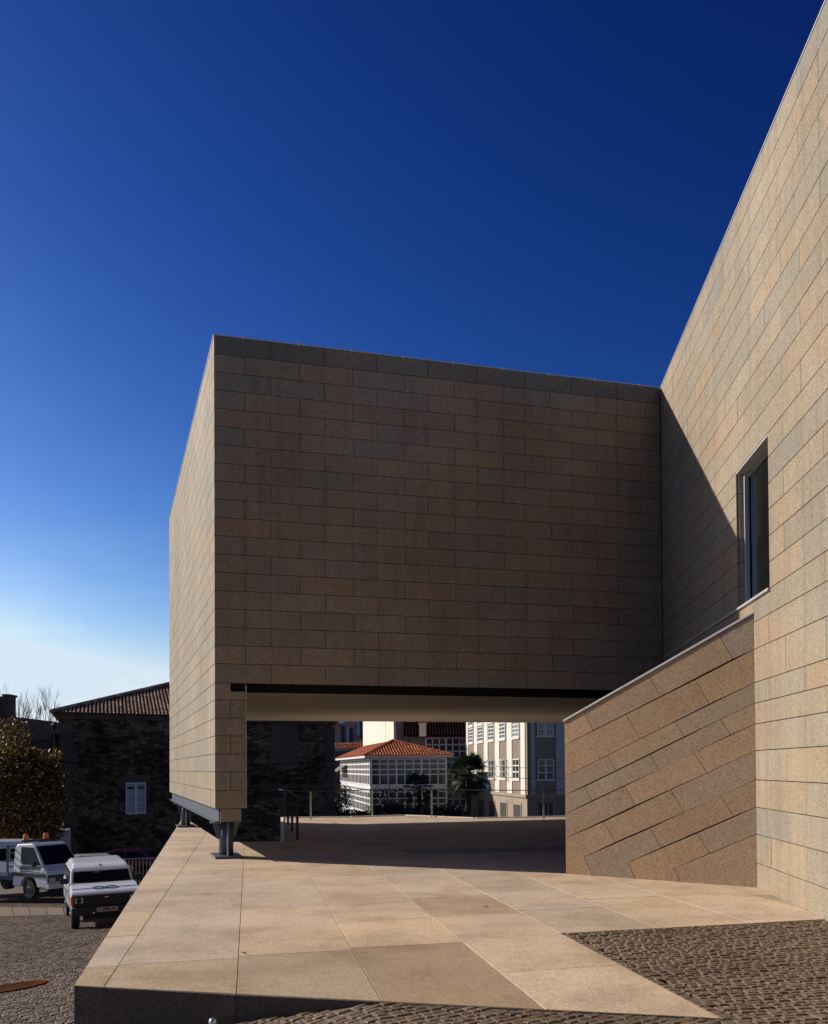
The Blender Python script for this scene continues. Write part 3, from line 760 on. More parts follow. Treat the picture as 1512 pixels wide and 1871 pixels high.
tl_ = mb.build('tiles', M_tileo); tl_.parent = roof; tl_.matrix_parent_inverse = Matrix()
# window with pale frame
def house_win(x0, x1, y0, y1):
    p = PP(x0, y0, hO, hout); q = PP(x1, y1, hO, hout); s0 = (p - hO).dot(hd); s1 = (q - hO).dot(hd); z1, z0 = p.z, q.z
    mb = MB(); mb.box((s0, -.05, z0), (s1, -.005, z1), HF)
    m = mat('lace_curtain_glass', (.34, .34, .34), .4); win = keep(mb.build('window', m), house)
    mb = MB(); t = .07
    mb.box((s0 - t, -.09, z0 - t), (s0, -.0, z1 + t), HF); mb.box((s1, -.09, z0 - t), (s1 + t, 0, z1 + t), HF)
    mb.box((s0, -.09, z1), (s1, 0, z1 + t), HF); mb.box((s0, -.09, z0 - t), (s1, 0, z0), HF)
    sm = (s0 + s1) / 2; mb.box((sm - .07, -.09, z0), (sm + .07, -.051, z1), HF)
    for i in (1, 2): zz_ = z0 + (z1 - z0) * i / 3; mb.box((s0, -.075, zz_ - .015), (sm - .071, -.051, zz_ + .015), HF); mb.box((sm + .071, -.075, zz_ - .015), (s1, -.051, zz_ + .015), HF)
    fo = mb.build('frame', mat('grey_white_frame', (.62, .62, .63), .6)); fo.parent = win; fo.matrix_parent_inverse = Matrix()
    mb = MB(); mb.box((s0 - .2, -.14, z0 - .25), (s1 + .2, -.001, z0 - t - .002), HF); fo = mb.build('sill', M_ash); fo.parent = win; fo.matrix_parent_inverse = Matrix(); mb = MB(); mb.box((s0 - .3, -.03, z1 + t + .002), (s1 + .3, -.001, z1 + .45), HF)
    fo = mb.build('lintel', M_ash); fo.parent = win; fo.matrix_parent_inverse = Matrix()
house_win(232, 264, 1432, 1484)
mb = MB(); p = PP(119, 1405, hO, hout); s0 = (p - hO).dot(hd); mb.box((s0 - .1, -.04, p.z - .12), (s0 + .12, -.002, p.z + .12), HF)
keep(mb.build('wall_plaque', mat('plaque', (.25, .25, .25), .6)), house)
# plastered patch on the right part
mb = MB(); p = PP(493, 1322, hO, hout); q = PP(548, 1405, hO, hout); s0, s1 = (p - hO).dot(hd), (q - hO).dot(hd)
poly = [(s0, q.z + .4), (s0 + .5, q.z - .1), (s1 - .5, q.z), (s1, q.z + .7), (s1 - .1, p.z), (s0 + .1, p.z)]
mb.prism(poly, .001, .03, (hO, hd, Z, hout)); keep(mb.build('plaster_patch', plaster('old_render', (.10, .076, .056), .4)), house)
# cable across the facade
mb = MB(); mb.tube([hO - hn * .08 + hd * s_ + Z * (2.05 - .25 * math.sin(math.pi * s_ / HLn)) for s_ in [HLn * i / 14 for i in range(15)]], .02, 5); keep(mb.build('cable', M_black), house)

# ---- glazed gallery house
M_gw = plaster('gallery_paint', (.62, .62, .60), .05, .5)
M_pane = mat('window_pane', (.025, .03, .035), .08, 0, .6)
M_curt = mat('curtained_pane', (.10, .08, .065), .5)
def face_grid(root, fr, x0, x1, z0, z1, nxb, zs_, pane_mat, frame_mat, bar=.05, nm='window', depth=.06, heavy=()):
    # a glazed wall: one pane sheet part with a frame sub-part
    mb = MB(); mb.box((x0, .0, z0), (x1, .02, z1), fr); w = mb.build(nm, pane_mat); keep(w, root)
    mb = MB()
    for i in range(nxb + 1):
        x = x0 + (x1 - x0) * i / nxb; b = bar * (1.5 if i % 3 == 0 else 1); mb.box((x - b / 2, -depth, z0), (x + b / 2, -.001, z1), fr)
    for z in zs_:
        b = bar * (2.0 if z in heavy else 1)
        for i in range(nxb):
            xa = x0 + (x1 - x0) * i / nxb + bar * .76; xb = x0 + (x1 - x0) * (i + 1) / nxb - bar * .76
            mb.box((xa, -depth * .9, z - b / 2), (xb, -.001, z + b / 2), fr)
    f = mb.build('frame', frame_mat); f.parent = w; f.matrix_parent_inverse = Matrix(); return w
YG = 95.0
gc = PY(676, 1384, YG); gc0 = V((gc.x, gc.y, 0))
gl = V((math.sin(math.radians(-9.75)), math.cos(math.radians(-9.75)), 0)); gr = V((gl.y, -gl.x, 0))
def zat(px, py, p, n): return PP(px, py, p, n).z
zT = zat(676, 1385.5, gc0, -gl); zM = zat(676, 1436, gc0, -gl); zB = zat(676, 1488, gc0, -gl)
GW = (PP(815, 1400, gc0, -gl) - gc0).dot(gr)
gal = empty('gallery_house', gc0 + Z * -4.6, 0, 'white glazed gallery house with orange tiled hip roof seen under the block', 'house')
GFr = (gc0, gr, gl, Z); GFl = (gc0 + gl * 29, -gl, gr, Z)
mb = MB(); mb.box((.05, .05, -4.6), (GW - .05, 29, zT + .25), GFr); mb.box((0, 0, zM - .2), (GW, .05, zM + .05), GFr); mb.box((0.0, .05, zM - .2), (.05, 29, zM + .05), GFr); mb.box((0, 0, -4.6), (GW, .05, zB), GFr); mb.box((0, 0.0, zT - .02), (GW, .05, zT + .25), GFr)
keep(mb.build('wall', M_gw), gal)
dz1 = zT - zM; dz2 = (zM - .2) - zB
f1 = (gc0, gr, gl, Z); 
face_grid(gal, f1, .1, GW - .02, zM + .05, zT - .02, 9, [zM + .1, zM + dz1 * .41, zM + dz1 * .60, zM + dz1 * .80, zT - .07], M_pane, M_gw, .10)
face_grid(gal, f1, .1, GW - .02, zB, zM - .2, 9, [zB + .1, zB + dz2 * .38, zB + dz2 * .60, zB + dz2 * .85, zM - .26], M_pane, M_gw, .10)
f2 = (gc0 + gl * 29, -gl, gr, Z)
face_grid(gal, f2, .05, 28.9, zM + .05, zT - .02, 22, [zM + .1, zM + dz1 * .41, zM + dz1 * .60, zM + dz1 * .80, zT - .07], M_curt, M_gw, .15)
face_grid(gal, f2, .5, 28.9, zB, zM - .2, 21, [zB + .1, zB + dz2 * .38, zB + dz2 * .60, zB + dz2 * .85, zM - .26], M_curt, M_gw, .15)
mb = MB(); mb.prism([(1.0, 0), (8.0, 0), (8.0, 1.3), (2.0, 1.3)], -.03, .03, (gc0 + gl * 29 - gr * .09 + Z * (zT - .55), -gl, (-gr - Z * .7).normalized(), Z)); keep(mb.build('awning', mat('awning_cloth', (.12, .11, .10), .8)), gal)
mb = MB(); ovh = .6
rzq = zT + .27; a0 = gc0 - gr * ovh - gl * ovh + Z * rzq; WW = GW + 2 * ovh; DD = 30.2
apx = PP(717, 1354, gc0 + gl * (WW / 2 - ovh), -gl); hrise = apx.z - rzq; xa = (apx - a0).dot(gr); ya = WW / 2
q0 = a0; q1 = a0 + gr * WW; q2 = a0 + gr * WW + gl * DD; q3 = a0 + gl * DD; e0 = a0 + gr * xa + gl * ya + Z * hrise; e1 = e0 + gl * (DD - 2 * ya)
mb.solid([q0, q1, q2, q3, e0, e1], [(0, 1, 4), (1, 2, 5, 4), (2, 3, 5), (3, 0, 4, 5), (3, 2, 1, 0)])
groof = keep(mb.build('roof', M_tiler), gal)
mb = MB(); ya_s = math.hypot(ya, hrise); eu = (gl * ya + Z * hrise).normalized(); nn = gr.cross(eu).normalized()
lofted_tiles(mb, q0 + nn * .01, gr, eu, nn, [(0, 0), (WW, 0), (xa, ya_s)], .28, .45, .09)
s2 = math.hypot(xa, hrise); eu = (gr * xa + Z * hrise).normalized(); nn2 = (-gl).cross(eu).normalized()
lofted_tiles(mb, q3 + nn2 * .01, -gl, eu, nn2, [(0, 0), (DD, 0), (DD - ya, s2), (ya, s2)], .30, .45, .09)
mb.tube([q0 + Z * .05, e0 + Z * .1], .13, 6); mb.tube([q1 + Z * .05, e0 + Z * .1], .13, 6)
t_ = mb.build('tiles', M_tiler); t_.parent = groof; t_.matrix_parent_inverse = Matrix()
mb = MB(); mb.box((-ovh, -ovh, rzq - .22), (-ovh + .05, DD - ovh, rzq - .02), GFr); mb.box((-ovh + .051, -ovh, rzq - .12), (GW + ovh, -ovh + .05, rzq - .02), GFr)
keep(mb.build('fascia', M_gw), gal)

# ---- generic box building helper seen in the gap
def bbox(name, px0, px1, Y, z0, z1, ang, depth, m, label, cat='house'):
    n_ = V((math.sin(math.radians(ang)), math.cos(math.radians(ang)), 0)); r_ = V((n_.y, -n_.x, 0))
    p0 = PY(px0, 1400, Y); p0.z = 0; L_ = (PP(px1, 1400, p0, -n_) - p0).dot(r_)
    root = empty(name, p0 + Z * z0, 0, label, cat); mb = MB(); fr = (p0, r_, n_, Z); mb.box((0, 0, z0), (L_, depth, z1), fr)
    keep(mb.build('wall', m), root); return root, fr, L_, p0, n_
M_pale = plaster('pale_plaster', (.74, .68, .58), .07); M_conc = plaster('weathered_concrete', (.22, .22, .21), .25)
# tall pale block (lit left-hand face, grey right-hand face)
tw = PY(719, 1360, 118); tw.z = 0; tl1 = V((-.30, .954, 0)).normalized(); tr1 = V((.954, .30, 0)).normalized()
Lt = (PP(663, 1360, tw, V((-.954, -.30, 0))) - tw).dot(tl1); Lr = (PP(758, 1360, tw, V((.30, -.954, 0)).normalized()) - tw).dot(tr1)
tower = empty('pale_block', tw + Z * -4, 0, 'tall blank pale plastered block behind the orange tiled roof', 'building')
mb = MB(); mb.box((0, 0, -4), (Lt, .3, 12), (tw, tl1, tr1, Z)); mb.box((Lt * .24, -.03, -4), (Lt * .255, 0, 12), (tw, tl1, tr1, Z)); keep(mb.build('wall', M_pale), tower)
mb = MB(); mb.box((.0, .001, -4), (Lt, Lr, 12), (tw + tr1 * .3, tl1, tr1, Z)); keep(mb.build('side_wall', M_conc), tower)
# dark gallery building behind
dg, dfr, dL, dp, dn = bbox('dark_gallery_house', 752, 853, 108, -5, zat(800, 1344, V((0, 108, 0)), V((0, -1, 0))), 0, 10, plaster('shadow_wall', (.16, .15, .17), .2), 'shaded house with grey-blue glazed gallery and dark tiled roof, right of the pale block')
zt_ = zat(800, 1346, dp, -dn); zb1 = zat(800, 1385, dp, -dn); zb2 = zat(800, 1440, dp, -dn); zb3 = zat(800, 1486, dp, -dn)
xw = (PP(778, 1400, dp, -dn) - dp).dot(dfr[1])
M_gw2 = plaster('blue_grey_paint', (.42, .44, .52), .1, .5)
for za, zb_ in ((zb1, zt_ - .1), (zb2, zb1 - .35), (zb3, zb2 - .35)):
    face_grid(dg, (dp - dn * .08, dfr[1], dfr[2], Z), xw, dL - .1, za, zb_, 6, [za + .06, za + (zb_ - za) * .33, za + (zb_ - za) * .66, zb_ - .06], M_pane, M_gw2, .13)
mb = MB(); q0 = dp + dfr[1] * -1 - dn * .7 + Z * (zt_ + .12); mb.solid([q0, q0 + dfr[1] * (dL + 3), q0 + dfr[1] * (dL + 3) + dn * 8 + Z * 3.2, q0 + dn * 8 + Z * 3.2, q0 - Z * .1, q0 + dfr[1] * (dL + 3) - Z * .1], [(0, 1, 2, 3), (4, 5, 1, 0)])
drf = keep(mb.build('roof', M_tiled), dg)
mb = MB(); eu = (dn * 8 + Z * 3.2).normalized(); nn = dfr[1].cross(eu).normalized(); lofted_tiles(mb, q0 + nn * .02, dfr[1], eu, nn, [(0, 0), (dL + 3, 0), (dL + 3, 8.6), (0, 8.6)], .32, .5, .1)
t_ = mb.build('tiles', M_tiled); t_.parent = drf; t_.matrix_parent_inverse = Matrix()
# little lit chimney on that roof
mb = MB(); cpz = PY(772, 1340, 106); mb.box((-.35, -.35, 0), (.35, .35, 1.3), (cpz - Z * .3, V((1, 0, 0)), V((0, 1, 0)), Z)); mb.box((-.45, -.45, 1.301), (.45, .45, 1.42), (cpz - Z * .3, V((1, 0, 0)), V((0, 1, 0)), Z)); keep(mb.build('chimney', M_pale), dg)

# ---- large white building on the right of the gap
YW = 80.0
wc = PY(962, 1400, YW); wc.z = 0
wl = V((math.sin(math.radians(-8.6)), math.cos(math.radians(-8.6)), 0)); wr = V((math.cos(math.radians(-3)), math.sin(math.radians(3)), 0)); wrn = V((-wr.y, wr.x, 0))
wln = V((-wl.y, wl.x, 0))      # outward (left)
WLn = (PP(852, 1400, wc, wln) - wc).dot(wl)
white = empty('white_building', wc + Z * -5, 0, 'tall building with white pilasters and brown stone panels, seen right of the palm', 'building')
M_brn = granite('brown_panel', [(.22, .175, .135), (.25, .2, .155)], stain_amt=.3)
M_wht = plaster('white_render', (.62, .60, .54), .07)
LF = (wc, wl, -wln, Z)         # x away along left face, y into building
mb = MB(); mb.box((0, .04, -5), (WLn, 6, 12), LF); mb.box((0.2, .0, -5), (9, 12, 12), (wc + wr * .0, wr, wrn, Z)); keep(mb.build('wall', M_brn), white)
zc1 = zat(962, 1452, wc, wln)
def lp(px): return (PP(px, 1400, wc, wln) - wc).dot(wl)
pil = [(852, 855), (866, 872), (884, 891), (904, 912), (926, 935), (951, 959)]
M_gst = granite('ground_stone', [(.30, .25, .19), (.34, .28, .21)], stain_amt=.2)
for a, b in pil:
    mb = MB(); mb.box((lp(b), -.02, zc1), (lp(a), .039, 12), LF); keep(mb.build('pilaster', M_wht), white)
mb = MB(); mb.box((0, -.12, zc1 - .25), (WLn, .039, zc1 - .001), LF); keep(mb.build('cornice', M_gst), white)
mb = MB(); mb.box((0, .0, -5), (WLn, .039, zc1 - .26), LF); keep(mb.build('ground_floor', M_gst), white)
wins = [(856, 864), (873, 882.5), (892, 902), (912, 923), (936, 948)]
M_wp = mat('sky_pane', (.12, .16, .22), .06, 0, .8)
def zl_(px, py): return PP(px, py, wc, wln).z
for i, (a, b) in enumerate(wins):
    m_ = (a + b) / 2
    for z0, z1, mt, nr2 in ((zl_(941.9, 1345.5), zl_(941.9, 1316), M_wp, 4), (zl_(941.9, 1421.5), zl_(941.9, 1387), M_pane, 3), (zl_(941.9, 1308), zl_(941.9, 1275), M_wp, 4)):
        x0, x1 = lp(b), lp(a); mb = MB(); mb.box((x0, .02, z0), (x1, .039, z1), LF); wdw = keep(mb.build('window', mt), white)
        mb = MB(); t = .11
        for xx in (x0, (x0 + x1) / 2 - t / 2, x1 - t): mb.box((xx, -.02, z0), (xx + t, .019, z1), LF)
        for k in range(nr2 + 1):
            zz_ = z0 + (z1 - z0) * k / nr2
            for xa_, xb_ in ((x0 + t, (x0 + x1) / 2 - t / 2), ((x0 + x1) / 2 + t / 2, x1 - t)): mb.box((xa_, -.015, zz_ - .05), (xb_, .019, zz_ + .05), LF)
        mb.box((x0 - .1, -.05, z0 - .22), (x1 + .1, .037, z0 - .06), LF)
        f = mb.build('frame', M_wht); f.parent = wdw; f.matrix_parent_inverse = Matrix()
# open casements on the middle row
for px in (903, 882, 926):
    x_ = lp(px); z0, z1 = zl_(941.9, 1421.5), zl_(941.9, 1387); mb = MB(); fr = (wc + wl * x_, (wln * .9 - wl * .4).normalized(), (wl * .9 + wln * .4).normalized(), Z)
    for xx in (0, .62): mb.box((xx, 0, z0), (xx + .08, .05, z1), fr)
    for k in range(4): zz_ = z0 + (z1 - z0) * k / 3; mb.box((.081, .005, zz_ - .04), (.619, .045, zz_ + .04), fr)
    keep(mb.build('casement', M_wht), white)
for a, b in ((873, 883), (893, 903), (914, 925), (938, 951)):
    x0, x1 = lp(b), lp(a); z0, z1 = -5, zc1 - .9; mb = MB(); mb.box((x0, -.02, z0), (x1, .005, z1), LF); d_ = keep(mb.build('doorway', mat('doorway_dark', (.03, .025, .02), .6)), white)
    mb = MB(); mb.box((x0 - .2, -.05, z0), (x0 - .001, .004, z1 + .2), LF); mb.box((x1 + .001, -.05, z0), (x1 + .2, .004, z1 + .2), LF); mb.box((x0, -.05, z1 + .001), (x1, .004, z1 + .2), LF); f = mb.build('surround', M_gst); f.parent = d_; f.matrix_parent_inverse = Matrix()
RF = (wc, wr, wrn, Z)
def rp_(px): return (PP(px, 1400, wc, -wrn) - wc).dot(wr)
def zr_(py): return PP(1000, py, wc, -wrn).z
for a, b in ((969, 977), (1015, 1031)):
    mb = MB(); mb.box((rp_(a), -.08, zr_(1451)), (rp_(b), .0, 12), RF); keep(tag(mb.build('pilaster', plaster('shaded_white_render', (.40, .38, .37), .08))), white)  # white pilasters, dimmed in colour for the shaded side
mb = MB(); mb.box((.2, -.12, zr_(1455)), (9, -.001, zr_(1451)), RF); keep(mb.build('cornice', M_gst), white)
for y0, y1 in ((1344, 1309), (1423, 1387)):
    x0, x1 = rp_(981), rp_(1011.5); z0, z1 = zr_(y0), zr_(y1); mb = MB(); mb.box((x0, -.06, z0), (x1, -.001, z1), RF); wdw = keep(mb.build('window', M_pane), white); mb = MB(); t = .08
    for xx in (x0, (x0 + x1) / 2 - t, x1 - t): mb.box((xx, -.12, z0), (xx + t * (2 if xx not in (x0, x1 - t) else 1), -.061, z1), RF)
    for k in range(4): zz_ = z0 + (z1 - z0) * k / 3; mb.box((x0 + t, -.11, zz_ - .035), ((x0 + x1) / 2 - t, -.061, zz_ + .035), RF); mb.box(((x0 + x1) / 2 + t, -.11, zz_ - .035), (x1 - t, -.061, zz_ + .035), RF)
    mb.box((x0 - .1, -.13, z0 - .14), (x1 + .1, -.001, z0 - .04), RF)
    f = mb.build('frame', M_wht); f.parent = wdw; f.matrix_parent_inverse = Matrix()
x0, x1 = rp_(981), rp_(1010); z0, z1 = zr_(1492), zr_(1467); mb = MB(); mb.box((x0, -.05, z0), (x1, -.001, z1), RF); wdw = keep(mb.build('window', M_pane), white); mb = MB()
for k in range(4): xx = x0 + (x1 - x0) * k / 3; mb.box((xx - .04, -.09, z0), (xx + .04, -.051, z1), RF)
f = mb.build('frame', mat('grey_frame', (.25, .26, .27), .6)); f.parent = wdw; f.matrix_parent_inverse = Matrix()

# ---- roofs left of the pale block: small houses
sh = empty('balcony_house', PY(640, 1400, 150), 0, 'narrow far house with white and red storeys, between the rubble house and the pale block', 'house'); p = PY(606, 1400, 150); p.z = 0
E_ = V((1, 0, 0)); Fy = V((0, 1, 0)); k_ = 150 / f_
def up(py): return 1.65 + (1403 - py) * k_
mb = MB(); mb.box((0, 0, -5), (58 * k_, 6, up(1300)), (p, E_, Fy, Z)); keep(mb.build('wall', plaster('grey_wall', (.25, .25, .30), .2)), sh)
for x0, x1, y0, y1, m_, n_ in ((4, 16, 1340, 1321, (.38, .13, .08), 'red_panel'), (31, 42, 1331, 1319, (.42, .14, .09), 'red_panel'), (4, 22, 1321, 1316, (.75, .75, .76), 'white_panel'), (38, 50, 1319, 1315, (.75, .75, .72), 'white_panel'), (18, 24, 1360, 1326, (.02, .02, .03), 'window'), (32, 39, 1358, 1330, (.015, .03, .03), 'window'), (28, 31.5, 1360, 1328, (.4, .4, .35), 'drainpipe'), (46, 52, 1345, 1320, (.3, .3, .42), 'shutter'), (53, 57, 1350, 1300, (.02, .03, .05), 'window'), (40, 55, 1350, 1344, (.34, .11, .06), 'balcony')):
    mb = MB(); mb.box((x0 * k_, -.25, up(y0)), (x1 * k_, -.01, up(y1)), (p, E_, Fy, Z)); keep(mb.build(n_, mat(n_, m_, .7)), sh)
lr = empty('low_tiled_house', PY(625, 1400, 142) , 0, 'low far house with orange clay tile roof at the rubble house corner', 'house'); p = PY(604, 1400, 142); p.z = 0; k_ = 142 / f_
mb = MB(); mb.box((0, 0, -5), (60 * k_, 6, up(1372)), (p, E_, Fy, Z)); keep(mb.build('wall', plaster('dark_plaster', (.06, .055, .05), .2)), lr)
mb = MB(); z0 = up(1368); zt2 = up(1359.5); q0 = p - Fy * .5 + Z * z0; mb.solid([q0, q0 + E_ * 62 * k_, q0 + E_ * 62 * k_ + Fy * 2 + Z * .9, q0 + Fy * 2 + Z * .9], [(0, 1, 2, 3)]); rf_ = keep(mb.build('roof', M_tiler), lr)
mb = MB(); eu = (Fy * 2 + Z * .9).normalized(); nn = E_.cross(eu).normalized(); lofted_tiles(mb, q0 + nn * .02, E_, eu, nn, [(0, 0), (62 * k_, 0), (62 * k_, 2.1), (0, 2.1)], .26, .4, .09); t_ = mb.build('tiles', M_tiler); t_.parent = rf_; t_.matrix_parent_inverse = Matrix()
# ---- left background: gabled dark houses
def simple_house(name, px0, px1, py, Y, apex, label, m, gable=True, step=None):
    p = PY(px0, py, Y); z1 = p.z; p.z = 0; W = (px1 - px0) * Y / f_
    root = empty(name, p + Z * -6, 0, label, 'house'); mb = MB(); mb.box((0, 0, -6), (W, 8, z1), (p, E_, Fy, Z)); keep(mb.build('wall', m), root)
    if apex:
        zz_ = 1.65 + (1405 - apex[1]) * Y / f_; xa = (apex[0] - px0) * Y / f_; mb = MB()
        mb.prism([(-.5, z1 + .002), (W + .5, z1 + .002), (xa, zz_)], .3, 8, (p, E_, Z, Fy)); keep(mb.build('roof', M_tiled), root)
    return root, p, W, z1
M_dk = plaster('dark_house', (.075, .05, .04), .25)
simple_house('stone_house', 46, 130, 1347, 78, (84, 1338), 'dark far house with low gable behind the autumn tree', M_dk)
sh2, p, W, z1 = simple_house('chimney_house', -60, 37, 1311, 72, None, 'dark house with tall chimney at the left edge', M_dk)
mb = MB(); k_ = 72 / f_; mb.box((30 * k_, .2, z1 + .002), (73 * k_, 1.6, z1 + 39 * k_), (p, E_, Fy, Z)); mb.box((63 * k_, .1, z1 + 39.1 * k_), (75 * k_, 1.7, z1 + 43 * k_), (p, E_, Fy, Z)); keep(mb.build('chimney', M_dk), sh2)
mb = MB(); wp = PY(78, 1386, 77); mb.box((-.5, -.05, -.7), (.5, 0.0, .7), (wp, E_, Fy, Z)); 
o = mb.build('window', mat('blue_pane', (.25, .33, .45), .4)); keep(o, bpy.data.objects['stone_house'])

# ================================================================== vegetation
def leafmat(name, pal, trans=.3):
    m = mat(name, rough=.55, spec=.3); N, L, B = nodes(m); g = N.new('ShaderNodeNewGeometry'); r = ramp(N, [(i / (len(pal) - 1), c) for i, c in enumerate(pal)])
    L.new(g.outputs['Random Per Island'], r.inputs[0]); L.new(r.outputs[0], B.inputs['Base Color'])
    tr = N.new('ShaderNodeBsdfTranslucent'); L.new(r.outputs[0], tr.inputs[0]); mx = N.new('ShaderNodeMixShader'); mx.inputs[0].default_value = trans
    out = [n for n in N if n.type == 'OUTPUT_MATERIAL'][0]; L.new(B.outputs[0], mx.inputs[1]); L.new(tr.outputs[0], mx.inputs[2]); L.new(mx.outputs[0], out.inputs[0]); return m
M_aut = leafmat('autumn_leaves', [(.03, .025, .01), (.06, .035, .012), (.16, .09, .02), (.035, .035, .012), (.14, .05, .015), (.55, .38, .07), (.30, .20, .04), (.045, .04, .015), (.03, .025, .012)], .22)
M_grn = leafmat('dark_leaves', [(.006, .010, .005), (.012, .018, .008), (.018, .026, .012), (.008, .012, .006)], .1)
M_palm = leafmat('palm_leaves', [(.018, .03, .012), (.03, .05, .02), (.045, .06, .028), (.02, .03, .015)], .12)
M_bark = plaster('bark', (.05, .04, .032), .3, .9)
def crown(mb, blobs, n, size, rnd):
    tot = sum(b[1][0] * b[1][1] * b[1][2] for b in blobs)
    for c, r in blobs:
        k = int(n * r[0] * r[1] * r[2] / tot)
        for _ in range(k):
            while True:
                d = V((rnd.uniform(-1, 1), rnd.uniform(-1, 1), rnd.uniform(-1, 1)))
                if d.length <= 1 and rnd.random() < .25 + .75 * d.length: break
            p = c + V((d.x * r[0], d.y * r[1], d.z * r[2])) * rnd.uniform(.9, 1.12)
            a = V((rnd.gauss(0, 1), rnd.gauss(0, 1), rnd.gauss(0, 1))).normalized(); b = a.orthogonal().normalized(); e = a.cross(b); s = size * rnd.uniform(.6, 1.4)
            t = rnd.uniform(0, 6.28); bb = b * math.cos(t) + e * math.sin(t); ee = a.cross(bb)
            mb.solid([p - bb * s, p + ee * s * .55, p + bb * s, p - ee * s * .55], [(0, 1, 2, 3)])
def limbs(mb, p, d, L, r, depth, rnd, spread=.5, up_=.12):
    n = 4; pts = [p]; q = p; dd = d
    for i in range(n):
        dd = (dd + V((rnd.uniform(-.15, .15), rnd.uniform(-.15, .15), rnd.uniform(-.02, .15)))).normalized(); q = q + dd * L / n; pts.append(q)
    mb.tube(pts, r, 6 if r > .03 else 4, cap=False, r2=r * .62)
    if depth == 0: return
    for k in range(rnd.choice([2, 3, 3])):
        a = (dd + V((rnd.uniform(-1, 1), rnd.uniform(-1, 1), rnd.uniform(-.4, .9))) * spread + Z * up_).normalized()
        limbs(mb, pts[rnd.choice([2, 3, 4])], a, L * rnd.uniform(.6, .85), r * .55, depth - 1, rnd, spread, up_)
def tree(base, name, trunk_h, blobs, n, size, m, label, cat='tree', seed=1, r=.2, group=None):
    rnd = random.Random(seed); root = empty(name, base, 0, label, cat, group)
    mb = MB(); limbs(mb, base - Z * .2, Z, trunk_h, r, 3, rnd, .7); keep(mb.build('trunk', M_bark), root)
    mb = MB(); crown(mb, blobs, n, size, rnd); keep(mb.build('crown', m), root); return root
def B_(px, py, Y, rx, ry, rz): return (PY(px, py, Y), (rx, ry, rz))
bt = PY(45, 1520, 47); bt.z = hs_(bt.x, bt.y)
tree(V(bt), 'autumn_tree', 3.0, [B_(20, 1410, 47, 1.9, 1.8, 1.3), B_(70, 1425, 47.5, 1.4, 1.5, 1.4), B_(40, 1468, 47, 2.2, 1.8, 1.4), B_(-20, 1440, 47, 1.7, 1.7, 1.8), B_(88, 1475, 47.5, .75, 1.2, 1.3), B_(26, 1340, 47, .75, .8, .8), B_(8, 1330, 47, .4, .5, .5), B_(15, 1383, 47, 1.2, 1.1, .8), B_(97, 1400, 48, .45, .9, .9), B_(60, 1505, 47, 1.4, 1.3, .8), B_(5, 1510, 47, 1.5, 1.3, .7), B_(105, 1378, 48.2, .2, .5, .35), B_(30, 1530, 46.5, 1.9, 1.4, .7), B_(85, 1520, 47.5, .8, 1.2, .7), B_(55, 1395, 48, 1.3, 1.3, .8)], 22000, .085, M_aut, 'dense tree with dark and golden autumn leaves beside the rubble house', seed=3, r=.16)
rnd = random.Random(11); bb = PY(30, 1400, 66); bb.z = -4.5
root = empty('bare_tree', V(bb), 0, 'leafless tree with fine bare branches rising behind the chimney house', 'tree')
mb = MB()
for i in range(15):
    a = PY(8 + i * 6, 1352, 66); limbs(mb, a, V((rnd.uniform(-.1, .8), rnd.uniform(-.2, .2), 1)).normalized(), rnd.uniform(.9, 1.5), .035, 4, rnd, .42, .2)
keep(mb.build('branches', plaster('bare_twigs', (.10, .085, .09), .2)), root)
mb = MB(); mb.tube([V(bb), PY(26, 1380, 66), PY(30, 1345, 66)], .22, 8, r2=.06)
for i in range(15): mb.tube([PY(30, 1372, 66), PY(8 + i * 6, 1351, 66)], .07, 5, r2=.03)
keep(mb.build('trunk', M_bark), root)
# dark shrubs filling the garden behind the terrace
def shrub(px, py, Y, rx, rz, n, label, nm='shrub', seed=0, m=None):
    c = PY(px, py, Y); rnd = random.Random(seed + int(px)); root = empty(nm, V((c.x, c.y, -4.3)), 0, label, 'shrub', 'dark garden shrubs beyond the terrace')
    mb = MB(); bl = [(c, (rx, rx * .7, rz))] + [(c + V((rnd.uniform(-rx, rx) * .8, rnd.uniform(-1, 1), rnd.uniform(-rz, rz) * .3)), (rx * .5, rx * .5, rz * .6)) for _ in range(4)]
    crown(mb, bl, n, .09, rnd); keep(mb.build('foliage', m or M_grn), root)
    mb = MB(); mb.tube([V((c.x, c.y, -4.4)), c], .08, 6, r2=.04); keep(mb.build('stem', M_bark), root)
shrub(640, 1489, 61, .7, .35, 700, 'leftmost low shrub, at the foot of the glazed gallery, by the rubble house corner')
shrub(624, 1462, 86, 1.1, 1.5, 1300, 'tall dark ivy-like shrub covering the left end of the glazed gallery')
shrub(672, 1490, 60, .65, .3, 500, 'small low shrub just below the white glazed corner')
shrub(715, 1483, 60, 1.1, .6, 1000, 'dark shrub under the middle of the glazed gallery')
shrub(772, 1486, 61, 1.1, .55, 900, 'dark shrub beneath the drooping small palm')
shrub(822, 1486, 62, 1.1, .55, 1000, 'dark shrub at the foot of the large palm trunk')
shrub(604, 1484, 60, .6, .5, 700, 'climbing shrub at the right end of the rubble wall')
